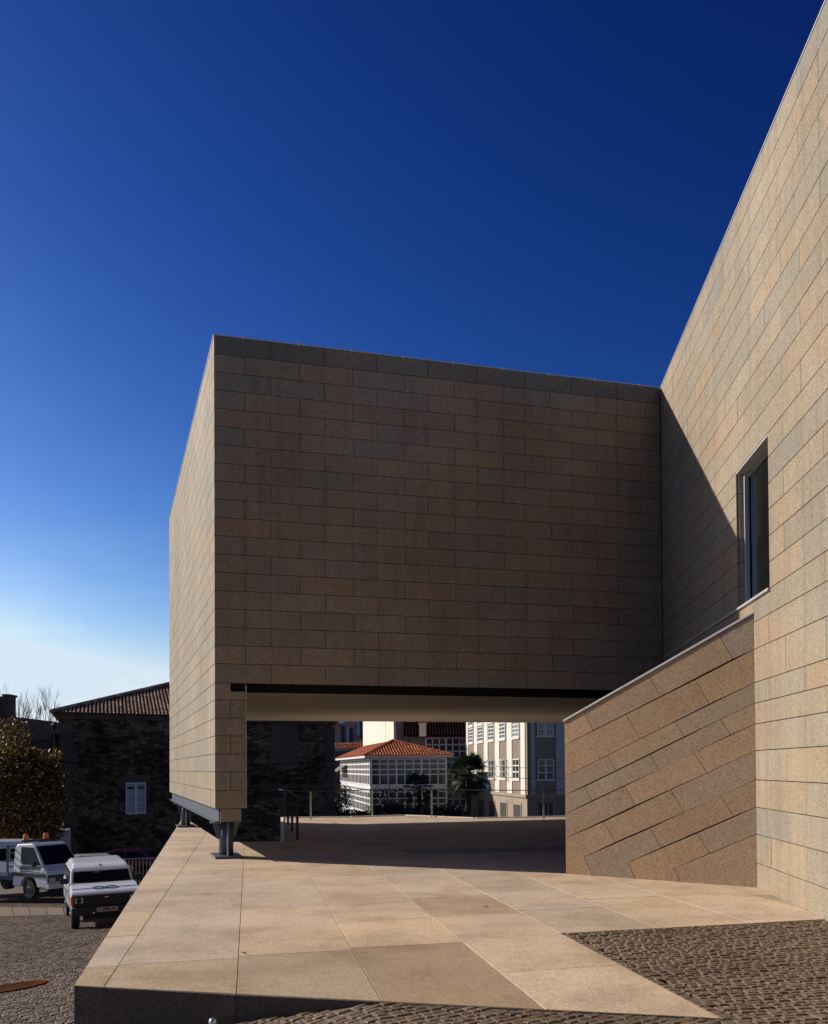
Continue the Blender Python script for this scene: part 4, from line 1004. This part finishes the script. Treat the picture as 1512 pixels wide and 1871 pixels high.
# vine on the gallery's lower floor
vc = PY(712, 1452, 88); rnd = random.Random(5); root = empty('climbing_vine', V((vc.x, vc.y, -4.4)), 0, 'sparse climbing vine in front of the lower glazed floor', 'vine')
mb = MB(); crown(mb, [(vc, (2.0, .5, .9)), (vc - Z * 1.2, (2.4, .5, .9))], 650, .11, rnd); keep(mb.build('foliage', M_grn), root)
mb = MB()
for i in range(5): limbs(mb, V((vc.x - 1.5 + i * .7, vc.y + .2, -4.4)), Z, 2.2, .03, 2, rnd, .5)
keep(mb.build('stem', M_bark), root)
def fan_palm(px, pyc, pyb, Y, R, n, label, seed, trunk_r=.14):
    rnd = random.Random(seed); c = PY(px, pyc, Y); b = V((c.x, c.y, -4.6)); root = empty('fan_palm', b, 0, label, 'palm tree', 'fan palms in the garden below the terrace')
    mb = MB(); pts = [b.lerp(c, i / 14) + V((.05 * math.sin(i * .7), 0, 0)) for i in range(15)]
    mb.tube(pts, trunk_r, 10, r2=trunk_r * 1.25)
    for i in range(170):     # leaf-base fibres
        t = rnd.uniform(.05, 1); p = b.lerp(c, t); a = rnd.uniform(0, 6.28); d = V((math.cos(a), math.sin(a), 0)); q = p + d * trunk_r * 1.0
        mb.solid([q, q + d * .07 + Z * .16, q + d * .05 + Z * .16 + d.cross(Z) * .05, q + d.cross(Z) * .06], [(0, 1, 2, 3)])
    keep(mb.build('trunk', M_bark), root)
    mb = MB()
    for i in range(n):
        az = rnd.uniform(0, 6.28); el = rnd.uniform(-1.0, 1.35) ; d = V((math.cos(az) * math.cos(el), math.sin(az) * math.cos(el), math.sin(el)))
        pl = R * rnd.uniform(.42, .6); hub = c + d * pl - Z * pl * .12; mb.tube([c, c + d * pl * .5 + Z * .03, hub], .014, 3, cap=False)
        side = d.cross(Z); side = side.normalized() if side.length > .1 else V((1, 0, 0)); upv = side.cross(d).normalized(); fl_ = R * rnd.uniform(.38, .52); drp = rnd.uniform(.25, .7)
        for k in range(17):
            t = (k - 8) / 8 * 1.55; dv = (d * math.cos(t) + side * math.sin(t)).normalized(); w_ = dv.cross(upv).normalized() * .026 * R
            m1 = hub + dv * fl_ * .55; m2 = hub + dv * fl_ - Z * fl_ * drp * .5 - upv * .03
            mb.solid([hub, m1 + w_, m2, m1 - w_], [(0, 1, 2, 3)])
    keep(mb.build('crown', M_palm), root)
fan_palm(855, 1412, 1500, 66, 1.75, 60, 'large dark fan palm with a bushy crown before the white building', 4, .16)
fan_palm(765, 1440, 1500, 58, 1.25, 34, 'smaller dark fan palm silhouetted against the glazed gallery', 9, .10)
# laundry under the large palm
ld_ = empty('clothes_line', PY(885, 1433, 72), 0, 'pale and blue washing hung out beside the large palm', 'laundry'); mb = MB(); a, b = PY(868, 1430, 72), PY(898, 1431, 72); mb.tube([a, b], .01, 4); keep(mb.build('line', M_black), ld_)
for i, (px, w, h, m_) in enumerate(((871, .24, .42, (.7, .7, .72)), (877, .2, .35, (.75, .72, .7)), (882, .2, .6, (.35, .5, .7)), (887, .14, .62, (.25, .4, .65)), (891, .12, .4, (.7, .7, .72)))):
    p = PY(px, 1430, 72); mb = MB(); rr_ = [[p + V((x_ * w, .02 * math.sin(x_ * 9 + i), -h * z_)) for x_ in (-.5, -.25, 0, .25, .5)] for z_ in (0, .35, .7, 1)]
    for a_, b_ in zip(rr_, rr_[1:]):
        for k in range(4): mb.face([a_[k], a_[k + 1], b_[k + 1], b_[k]])
    o = keep(mb.build('cloth', mat('cloth_%d' % i, m_, .9)), ld_)
# garden ground
mb = MB(); mb.box((-30, 0, -6), (120, .1, -5.9), (V((-9, 37, 0)), E_, Fy, Z)) if False else None
# street lamp
lp0 = PY(98.5, 1400, 60); lb = V((lp0.x, lp0.y, -4.6)); lt = PY(98.5, 1331, 60)
lamp = empty('street_lamp', lb, 0, 'thin street lamp with small lantern above the autumn tree', 'street lamp')
mb = MB(); mb.tube([lb, V((lb.x, lb.y, lt.z - .1))], .06, 8, r2=.035); keep(mb.build('pole', M_black), lamp)
mb = MB(); q = V((lb.x, lb.y, lt.z - .1)); mb.loft([[q + V((r_ * math.cos(t * math.pi / 4), r_ * math.sin(t * math.pi / 4), z_)) for t in range(8)] for r_, z_ in ((.05, 0), (.16, .1), (.2, .32), (.1, .42), (.02, .5))]); mb.tube([q + Z * .0, q + Z * .02 - V((.35, 0, -.25))], .02, 5); keep(mb.build('lantern', M_black), lamp)
# thin cables across the gap
cab = empty('overhead_cables', PY(860, 1450, 60), 0, 'two thin dark cables strung across the passage before the palms', 'cable')
for y0, y1, Y in ((1400, 1400, 74), (1418, 1421, 74)):
    mb = MB(); a, b = PY(905, y0, Y), PY(1040, y1, Y); mb.tube([a.lerp(b, i / 8) - Z * .12 * math.sin(math.pi * i / 8) for i in range(9)], .022, 4); keep(mb.build('cable', M_black), cab)

# ================================================================== vehicles
def arch_poly(pts_top, y0, y1, zb, arches, r):
    # side profile: bottom edge with wheel arches (going from y1 back to y0), then top points
    out = []
    y = y1; out.append((y1, zb))
    for c in sorted(arches, reverse=True):
        h = math.sqrt(max(r * r - (zb - .36) ** 2, 0))
        a0 = math.asin((zb - .36) / r)
        for k in range(11):
            t = a0 + (math.pi - 2 * a0) * k / 10; out.append((c + r * math.cos(t), .36 + r * math.sin(t)))
    out.append((y0, zb)); return out + pts_top
def paint(name, c, rough=.28):
    m = mat(name, c, rough); m.node_tree.nodes['Principled BSDF'].inputs['Coat Weight'].default_value = .5; return m
M_cw = paint('white_car_paint', (.58, .60, .63)); M_red = paint('red_car_paint', (.14, .009, .008)); M_sil = paint('pale_car_paint', (.35, .38, .42)); M_van = paint('van_paint', (.55, .58, .64))
M_tyre = mat('tyre', (.012, .012, .012), .8); M_rim = mat('rim', (.25, .25, .26), .4, .6); M_lens = mat('headlight_lens', (.55, .55, .52), .12, .3); M_amber = mat('amber_lens', (.75, .16, .03), .25); M_redl = mat('indicator', (.6, .09, .04), .25)
M_chr = mat('chrome', (.6, .6, .6), .15, 1)
M_cgl = mat('car_glass', (.008, .010, .010), .15, 0, .15)
def vpart(root, mb, name, m, **k):
    o = mb.build(name, m, root, fix=True, **k); return o
M_dkrim = mat('dark_rim', (.03, .03, .03), .6)
def wheel(root, x, y, r=.36, w=.2, rim=None):
    mb = MB(); sg = 1 if x > 0 else -1
    prof = [(-w / 2, r * .6), (-w / 2, r * .9), (-w * .38, r), (w * .38, r), (w / 2, r * .9), (w / 2, r * .6)]
    mb.loft([[V((x + a, y + b * math.cos(2 * math.pi * k / 24), r + b * math.sin(2 * math.pi * k / 24))) for k in range(24)] for a, b in prof])
    wo_ = empty('wheel', (0, 0, 0)); wo_.parent = root
    t = mb.build('tyre', M_tyre, wo_, fix=True)
    mb = MB(); mb.loft([[V((x + sg * a, y + b * math.cos(2 * math.pi * k / 20), r + b * math.sin(2 * math.pi * k / 20))) for k in range(20)] for a, b in ((w / 2 - .03, r * .6), (w / 2 + .004, r * .56), (w / 2 + .002, r * .2), (w / 2 + .02, r * .15))])
    mb.build('rim', rim or M_dkrim, wo_, fix=True)
def text(root, body, size, mt, loc, x, y, name='lettering', ext=.002, width=None):
    cu = bpy.data.curves.new(name, 'FONT'); cu.body = body; cu.size = size; cu.extrude = ext; cu.offset = size * .035; cu.align_x = 'CENTER'; cu.align_y = 'CENTER'
    to = bpy.data.objects.new('tmp_text', cu); C.objects.link(to); dg_ = bpy.context.evaluated_depsgraph_get(); dg_.update()
    me = bpy.data.meshes.new_from_object(to.evaluated_get(dg_)); bpy.data.objects.remove(to)
    x = V(x).normalized(); y = V(y).normalized(); z = x.cross(y); kx = 1
    if width:
        xs = [q.co.x for q in me.vertices]; kx = width / max(max(xs) - min(xs), 1e-3)
    for q in me.vertices: q.co = V(loc) + x * q.co.x * kx + y * q.co.y + z * (q.co.z)
    me.materials.clear(); me.materials.append(mt); o = bpy.data.objects.new(name, me); C.objects.link(o); o.parent = root; return o
def quadp(mb, a, b, c, d, t=.012):
    n = (V(b) - V(a)).cross(V(d) - V(a)).normalized(); P_ = [V(p) for p in (a, b, c, d)]
    mb.solid(P_ + [p + n * t for p in P_], [(3, 2, 1, 0), (4, 5, 6, 7), (0, 1, 5, 4), (1, 2, 6, 5), (2, 3, 7, 6), (3, 0, 4, 7)])
def mirror_pts(f, x): return [V((x, a, b)) for a, b in f]
def body_from_side(mb, poly, hw, top_in=None):
    # extruded side profile with slight tumblehome above waist
    n = len(poly)
    def X(z): return hw - (max(0, z - .95) * .10 if top_in is None else max(0, z - 1.0) * top_in)
    vs = [V((-X(z), y, z)) for y, z in poly] + [V((X(z), y, z)) for y, z in poly]
    mb.solid(vs, [list(range(n)), list(range(2 * n - 1, n - 1, -1))] + [(k, n + k, n + (k + 1) % n, (k + 1) % n) for k in range(n)])

def offroader():
    r = empty('off_road_car', (0, 0, 0)); fy = 2.02
    mb = MB(); top = [(-2.2, 1.12), (.72, 1.15), (1.2, 1.13), (1.88, 1.04), (fy - .02, .98), (fy, .80)]
    body_from_side(mb, arch_poly(top, -2.2, fy, .50, (1.32, -1.22), .46)[::-1], .895); vpart(r, mb, 'body', M_cw, bevel=.035)
    # cabin with roof
    mb = MB(); rg = [[V((s * hw, y, z)) for s, y in ((-1, ya), (1, ya), (1, yb), (-1, yb))] for hw, ya, yb, z in ((.86, -2.18, .76, 1.10), (.81, -2.15, .40, 1.46), (.79, -2.13, .30, 1.52))]
    mb.loft(rg); vpart(r, mb, 'cabin', M_cw, bevel=.05)
    mb = MB(); rg = [[V((s * hw, y, z)) for s, y in ((-1, ya), (1, ya), (1, yb), (-1, yb))] for hw, ya, yb, z in ((.78, -2.1, .24, 1.515), (.75, -2.06, .10, 1.56), (.70, -2.05, -.25, 1.63))]
    mb.loft(rg); vpart(r, mb, 'roof', M_cw, bevel=.06)
    mb = MB()
    for s in (-1, 1): mb.box((s * .80 - .006, .76, 1.10), (s * .80 + .006, 1.96, 1.012 + .0)) if False else None
    mb = MB(); quadp(mb, (-.76, .745, 1.165), (.76, .745, 1.165), (.73, .46, 1.435), (-.73, .46, 1.435)); vpart(r, mb, 'windscreen', M_cgl)
    for s in (-1, 1):
        mb = MB()
        for y0, y1, y0t, y1t in ((-.35, .62, -.35, .30), (-1.25, -.43, -1.25, -.43), (-2.05, -1.33, -2.02, -1.33)):
            A_ = [(s * .862, y0, 1.16), (s * .862, y1, 1.16), (s * .822, y1t, 1.46), (s * .822, y0t, 1.46)]
            if s < 0: A_ = A_[::-1]
            quadp(mb, *A_)
        vpart(r, mb, 'side_windows', M_cgl)
        wheel(r, s * .78, 1.32, .38, .22, M_dkrim); wheel(r, s * .78, -1.22, .38, .22, M_dkrim)
        hl = MB(); hl.box((s * .70 - .13, fy - .02, .74), (s * .70 + .13, fy + .02, .92)); h_ = vpart(r, hl, 'headlight', M_black, bevel=.01)
        hl = MB(); hl.box((s * .70 - .10, fy + .021, .765), (s * .70 + .10, fy + .03, .90)); o = hl.build('lens', M_lens, h_)
        hl = MB(); hl.loft([[V((s * .70 + q * math.cos(t * .52), fy + yy, .832 + q * math.sin(t * .52))) for t in range(12)] for q, yy in ((.07, .0305), (.06, .036))]); hl.build('bulb_ring', M_black, h_, fix=True)
        hl = MB(); hl.box((s * .865 - .035, fy - .16, .70), (s * .865 + .035, fy + .012, .93)); vpart(r, hl, 'indicator', M_redl, bevel=.01)
        mr = MB(); mr.box((s * 1.0 - .11, .68, 1.15), (s * 1.0 + .11, .75, 1.30)); mr.tube([(s * .86, .66, 1.16), (s * .95, .70, 1.2)], .015, 6); vpart(r, mr, 'wing_mirror', M_black, bevel=.01)
    mb = MB(); mb.box((-.57, fy - .02, .73), (.57, fy + .012, .95))
    for k in range(5): mb.box((-.55, fy + .0121, .75 + k * .038), (.55, fy + .02, .768 + k * .038))
    g_ = vpart(r, mb, 'grille', M_black)
    mb = MB(); mb.box((-.86, fy - .04, .45), (.86, fy + .006, .955)); vpart(r, mb, 'front_panel', M_black)
    mb = MB(); mb.box((-.05, fy + .021, .87), (.05, fy + .026, .90)); mb.build('badge', M_chr, g_)
    mb = MB(); mb.box((-.90, fy - .15, .44), (.90, fy + .16, .66)); b_ = vpart(r, mb, 'bumper', M_black, bevel=.03)
    for s in (-1, 1):
        mb = MB(); X0, X1 = sorted((s * .893, s * .899))
        mb.box((X0, .70, .56), (X1, .712, 1.10)); mb.box((X0, -.40, .56), (X1, -.388, 1.10)); mb.box((X0, -1.95, .78), (X1, 1.9, .83)); vpart(r, mb, 'door_seams', M_black)
        mb = MB(); X0, X1 = sorted((s * .90, s * .925)); mb.box((X0, .45, .93), (X1, .6, .96)); vpart(r, mb, 'door_handle', M_black)
    mb = MB()
    for s in (-1, 1): quadp(mb, (s * .10 - .28, .752, 1.172), (s * .10 + .28, .752, 1.172), (s * .10 + .28, .738, 1.186), (s * .10 - .28, .738, 1.186), .02) if s > 0 else None
    vpart(r, mb, 'wiper', M_black)
    mb = MB(); mb.box((-.6, fy - .3, .30), (.6, fy - .05, .44)); vpart(r, mb, 'undertray', M_black)
    mb = MB(); mb.loft([[V((.35 + q * math.cos(t * .7), fy + .161 + yy, .50 + q * math.sin(t * .7))) for t in range(9)] for q, yy in ((.035, 0), (.03, .02), (.01, .025))]); vpart(r, mb, 'tow_eye', M_chr)
    mb = MB(); mb.box((-.27, fy + .162, .52), (.27, fy + .172, .635)); pl = vpart(r, mb, 'number_plate', mat('plate_white', (.55, .52, .45), .5))
    text(pl, 'C-3985-BC', .105, M_black, (0, fy + .1725, .577), (-1, 0, 0), (0, 0, 1), width=.49)
    # blue band and looped ribbon emblem lying on the bonnet
    M_bl = mat('blue_tape', (.03, .14, .42), .4); def_z = lambda y: lerp(y, [(.72, 1.15), (1.2, 1.13), (1.88, 1.04), (2.0, .98)]) + .018
    for sg in (-1, 1):
        mb = MB(); mb.tube([V((sg * x, 1.62, def_z(1.62))) for x in (.28, .4, .84)], .010, 6); vpart(r, mb, 'bonnet_stripe', M_bl)
    mb = MB()
    for c in (-.16, .16): mb.tube([V((c + .16 * math.cos(t * .393), 1.60 + .12 * math.sin(t * .393), def_z(1.6 + .12 * math.sin(t * .393)))) for t in range(17)], .014, 6)
    mb.tube([V((.09 * math.cos(t * .393), 1.60 + .07 * math.sin(t * .393), def_z(1.6 + .07 * math.sin(t * .393)))) for t in range(17)], .012, 6); vpart(r, mb, 'bonnet_emblem', M_bl)
    mb = MB(); mb.tube([(0, .1, 1.57), (0, .08, 1.65)], .006, 5); mb.box((-.03, .07, 1.545), (.03, .13, 1.575)); vpart(r, mb, 'aerial', M_black)
    # dark seats and a steering wheel seen through the glass are hidden by reflections; inner mirror + sticker
    mb = MB(); quadp(mb, (.05, .507, 1.39), (.2, .507, 1.39), (.2, .482, 1.415), (.05, .482, 1.415), .02); vpart(r, mb, 'sticker', mat('sticker', (.35, .45, .45), .4))
    return r
def place(r, p, az, roll=0, pitch=0, label='', cat='', group=None):
    # heading az: direction the front faces, measured from +Y towards +X
    r.location = p; r.rotation_euler = (pitch, roll, -az); tag(r, label, cat, group)
lr_ = offroader()
wpx = hit(137, 1697); az = math.radians(180 - 22)
hdg = V((math.sin(az), math.cos(az), 0)); rgt = V((hdg.y, -hdg.x, 0))
ctr = PY(137, 1695, 27.0) - hdg * 1.32 - rgt * .78
# image-left wheel is the vehicle's right wheel (x>0): its ground contact fixes the car
place(lr_, V((ctr.x, ctr.y, PY(137, 1695, 27.0).z)), az, math.radians(1.5), 0, 'white boxy off-road car with blue ribbon emblem on its bonnet, parked nearest', 'car')

def towtruck():
    r = empty('tow_truck', (0, 0, 0)); fy = 1.95
    mb = MB(); top = [(0, 1.85), (.15, 1.98), (.95, 2.03), (1.12, 1.96), (1.72, 1.22), (1.90, 1.05), (fy, .85), (fy, .6)]
    body_from_side(mb, arch_poly(top, 0, fy - .02, .42, (.92,), .47)[::-1], .84, .13); vpart(r, mb, 'cab', M_cw, bevel=.05)
    mb = MB(); quadp(mb, (-.74, 1.70, 1.265), (.74, 1.70, 1.265), (.66, 1.17, 1.92), (-.66, 1.17, 1.92)); vpart(r, mb, 'windscreen', M_cgl)
    for s in (-1, 1):
        mb = MB()
        X = lambda z: s * (.84 - max(0, z - 1.0) * .13)
        poly = [(.42, 1.38), (.55, 1.25), (1.50, 1.25), (1.06, 1.88), (.38, 1.88)]
        vs = [V((X(z) - s * .01, y, z)) for y, z in poly] + [V((X(z) + s * .012, y, z)) for y, z in poly]
        mb.solid(vs, [list(range(5)), list(range(9, 4, -1))] + [(k, 5 + k, 5 + (k + 1) % 5, (k + 1) % 5) for k in range(5)]); vpart(r, mb, 'side_window', M_cgl)
        mb = MB(); mb.box((min(s * .846, s * .852), .01, .80), (max(s * .846, s * .852), fy - .06, .94)); vpart(r, mb, 'black_stripe', M_black)
        wheel(r, s * .72, .92, .36, .22)
        wheel(r, s * .72, -2.3, .36, .30)
        mb = MB(); mb.box((s * 1.0 - .09, 1.42, 1.22), (s * 1.0 + .09, 1.47, 1.42)); mb.tube([(s * .80, 1.45, 1.3), (s * .95, 1.45, 1.34)], .015, 6); vpart(r, mb, 'wing_mirror', M_black)
        mb = MB(); mb.box((s * .62 - .13, fy - .01, .66), (s * .62 + .13, fy + .02, .80)); vpart(r, mb, 'headlight', M_lens, bevel=.01)
        mb = MB(); mb.loft([[V((s * .45 + q * math.cos(t * .52), .28 + q * math.sin(t * .52), z)) for t in range(12)] for q, z in ((.11, 2.12), (.11, 2.15), (.10, 2.27), (.07, 2.33))]); vpart(r, mb, 'beacon', M_amber)
        text(r, 'GRUAS TAMBRE' if s > 0 else 'GRUAS TAMBRE', .19, M_black, (s * .847, .97, 1.12), (0, s, 0), (0, 0, 1), width=1.2)
        text(r, 'SERVICIO 24 HORAS', .07, M_black, (s * .849, .97, 1.01), (0, s, 0), (0, 0, 1), width=1.1) if False else None
        mb = MB(); mb.box((min(s * .846, s * .851), .45, .985), (max(s * .846, s * .851), 1.5, 1.01)); vpart(r, mb, 'pin_stripe', M_black)
    mb = MB(); mb.box((-.80, fy - .03, .64), (.80, fy + .004, .90)); vpart(r, mb, 'grille', M_black)
    mb = MB(); mb.box((-.84, fy - .1, .40), (.84, fy + .09, .58)); mb.box((-.83, fy - .08, .585), (.83, fy + .03, .61)); vpart(r, mb, 'bumper', M_cw, bevel=.03)
    mb = MB(); mb.box((-.60, .20, 2.04), (.60, .36, 2.12)); vpart(r, mb, 'beacon_bar', M_black)
    # flat bed and rear guard frame
    M_bb = mat('blue_bed', (.06, .10, .20), .5)
    mb = MB(); mb.box((-.95, -4.0, .78), (.95, -.12, .92)); mb.box((-.4, -3.9, .55), (.4, 0, .78)); vpart(r, mb, 'flat_bed', M_bb)
    mb = MB()
    for x in (-.9, -.3, .3, .9): mb.box((x - .03, -.22, .92), (x + .03, -.16, 1.95))
    for z in (1.1, 1.35, 1.6, 1.85): mb.box((-.87, -.21, z), (.87, -.17, z + .05))
    vpart(r, mb, 'guard_frame', M_black)
    mb = MB(); mb.box((-.9, -3.98, .921), (-.84, -.25, 1.05)); mb.box((.84, -3.98, .921), (.9, -.25, 1.05)); vpart(r, mb, 'bed_rail', M_sil)
    return r
tt = towtruck(); az = math.radians(180 - 59)
hdg = V((math.sin(az), math.cos(az), 0)); rgt = V((hdg.y, -hdg.x, 0))
g0 = PY(57, 1641, 37.0); ctr = g0 - hdg * .92 - rgt * .72
place(tt, V((ctr.x, ctr.y, g0.z)), az, 0, 0, 'white cab-over tow truck with two orange beacons behind the off-road car', 'truck')

def saloon(name, m, prof, hw=.80, estate=False):
    r = empty(name, (0, 0, 0)); mb = MB(); body_from_side(mb, arch_poly([(-1.95, .62), (-1.98, .85), (-1.5, .92), (1.0, .90), (1.8, .80), (1.92, .62)], -1.9, 1.9, .32, (1.2, -1.15), .36)[::-1], hw); vpart(r, mb, 'body', m, bevel=.05)
    mb = MB(); rg = [[V((s * w_, y, z)) for s, y in ((-1, ya), (1, ya), (1, yb), (-1, yb))] for w_, ya, yb, z in ((hw - .06, -1.7, .95, .88), (hw - .17, -1.15, .30, 1.32), (hw - .22, -1.0, .15, 1.37))]
    mb.loft(rg); vpart(r, mb, 'roof', m, bevel=.04)
    for s in (-1, 1):
        mb = MB()
        for y0, y1, a, b in ((-.30, .72, -.32, .22), (-1.35, -.38, -1.02, -.40)):
            A_ = [(s * (hw - .065), y0, .93), (s * (hw - .065), y1, .93), (s * (hw - .155), b, 1.27), (s * (hw - .155), a, 1.27)]
            if s < 0: A_ = A_[::-1]
            quadp(mb, *A_)
        vpart(r, mb, 'side_windows', M_cgl)
        for y in (1.2, -1.15): wheel(r, s * (hw - .12), y, .30, .18)
        mb = MB(); mb.box((s * .58 - .14, 1.86, .60), (s * .58 + .14, 1.93, .74)); vpart(r, mb, 'headlight', M_lens)
        mb = MB(); mb.box((s * .58 - .16, -2.0, .64), (s * .58 + .16, -1.94, .80)); vpart(r, mb, 'tail_light', M_redl)
    mb = MB(); quadp(mb, (-.66, .90, .94), (.66, .90, .94), (.55, .36, 1.29), (-.55, .36, 1.29)); vpart(r, mb, 'windscreen', M_cgl)
    mb = MB(); quadp(mb, (.66, -1.66, .94), (-.66, -1.66, .94), (-.55, -1.19, 1.29), (.55, -1.19, 1.29)); vpart(r, mb, 'rear_window', M_cgl)
    mb = MB(); mb.box((-.78, 1.84, .34), (.78, 1.98, .52)); vpart(r, mb, 'front_bumper', M_black, bevel=.02)
    mb = MB(); mb.box((-.78, -2.03, .36), (.78, -1.92, .54)); vpart(r, mb, 'rear_bumper', M_black, bevel=.02)
    mb = MB(); mb.box((-hw - .005, -1.6, .52), (-hw + .02, 1.6, .57)); mb.box((hw - .02, -1.6, .52), (hw + .005, 1.6, .57)); 
    return r
rc = saloon('red_hatchback', M_red, None, .82)
g0 = PY(216, 1609, 43.0); place(rc, V((g0.x, g0.y, g0.z)), math.radians(-100), 0, 0, 'dark red hatchback parked in the shade under the rubble house window', 'car')
wc_ = saloon('pale_saloon', M_sil, None, .82)
g0 = PY(150, 1622, 41.5); place(wc_, V((g0.x, g0.y, g0.z)), math.radians(-112), 0, 0, 'pale car half hidden between the tow truck and the red hatchback', 'car')
# van behind the tow truck
def van():
    r = empty('panel_van', (0, 0, 0)); mb = MB(); top = [(-2.3, 2.0), (-2.2, 2.1), (.9, 2.1), (1.3, 1.95), (1.75, 1.25), (2.2, 1.05), (2.3, .7)]
    body_from_side(mb, arch_poly(top, -2.3, 2.28, .42, (1.4, -1.4), .42)[::-1], .88, .08); vpart(r, mb, 'body', M_van, bevel=.05)
    mb = MB(); quadp(mb, (-.74, 1.72, 1.30), (.74, 1.72, 1.30), (.68, 1.36, 1.88), (-.68, 1.36, 1.88)); vpart(r, mb, 'windscreen', M_cgl)
    for s in (-1, 1):
        for y0, y1 in ((.45, 1.25), (-.6, .3), (-1.9, -.8)):
            mb = MB(); mb.box((min(s * .84, s * .862), y0, 1.30), (max(s * .84, s * .862), y1, 1.80)); vpart(r, mb, 'side_window', M_cgl)
        for y in (1.4, -1.4): wheel(r, s * .76, y, .34, .2)
    mb = MB(); mb.box((-.8, -2.32, .6), (.8, -2.3, .8)); vpart(r, mb, 'rear_bumper', M_black)
    return r
vn = van(); g0 = PY(8, 1625, 42.5); place(vn, g0, math.radians(82), 0, 0, 'pale blue-white van behind the tow truck at the left edge', 'van')
v2_ = empty('small_white_truck', PY(97, 1580, 49.0), math.radians(20), 'small white box truck parked by the corner of the rubble house', 'truck')
mb = MB(); mb.box((-.8, -1, .5), (.8, 1.4, 1.75)); vpart(v2_, mb, 'cargo_box', M_sil, bevel=.03)
mb = MB(); mb.box((-.35, -1.03, .6), (.05, -1.005, 1.75)); vpart(v2_, mb, 'rear_opening', M_black)
for x in (-.7, .7): wheel(v2_, x, -.5, .3, .2)
mb = MB(); mb.box((-.88, -1.25, .35), (.88, -1.0, .48)); vpart(v2_, mb, 'step', M_white)
# striped crowd barrier next to the off-road car
p = PY(242, 1624, 33); br = empty('barrier', p, math.radians(20), 'grey metal bar barrier behind the off-road car', 'barrier'); M_bar = mat('galvanised', (.30, .30, .36), .5, .3)
mb = MB(); mb.tube([(-.8, 0, .1), (-.8, 0, 1.0), (.8, 0, 1.0), (.8, 0, .1), (-.8, 0, .1)], .02, 6)
for i in range(1, 14): mb.tube([(-.8 + i * .114, 0, .1), (-.8 + i * .114, 0, 1.0)], .012, 5)
mb.build('railing', M_bar, br, fix=True); mb = MB()
for x in (-.6, .6): mb.box((x - .02, -.25, 0), (x + .02, .25, .04))
mb.build('feet', M_bar, br)
# dry leaf and litter scraps on the paving
M_dl = mat('dry_leaf', (.05, .035, .02), .8)
rnd = random.Random(2)
for i, (px, py, lb) in enumerate(((888, 1657, 'single dry curled leaf lying on the paving before the stair wall'), (445, 1741, 'tiny dark leaf by a paving joint near the terrace front'))):
    p = PZ(px, py, .004); mb = MB(); a = rnd.uniform(0, 3); d = V((math.cos(a), math.sin(a), 0)); e = V((-d.y, d.x, 0))
    mb.solid([p - d * .035, p + e * .016 + Z * .012, p + d * .035 + Z * .006, p - e * .016 + Z * .01, p - d * .035 - Z * .001], [(0, 3, 2, 1), (0, 1, 2, 4)]); tag(mb.build('dry_leaf', M_dl), lb, 'leaf')
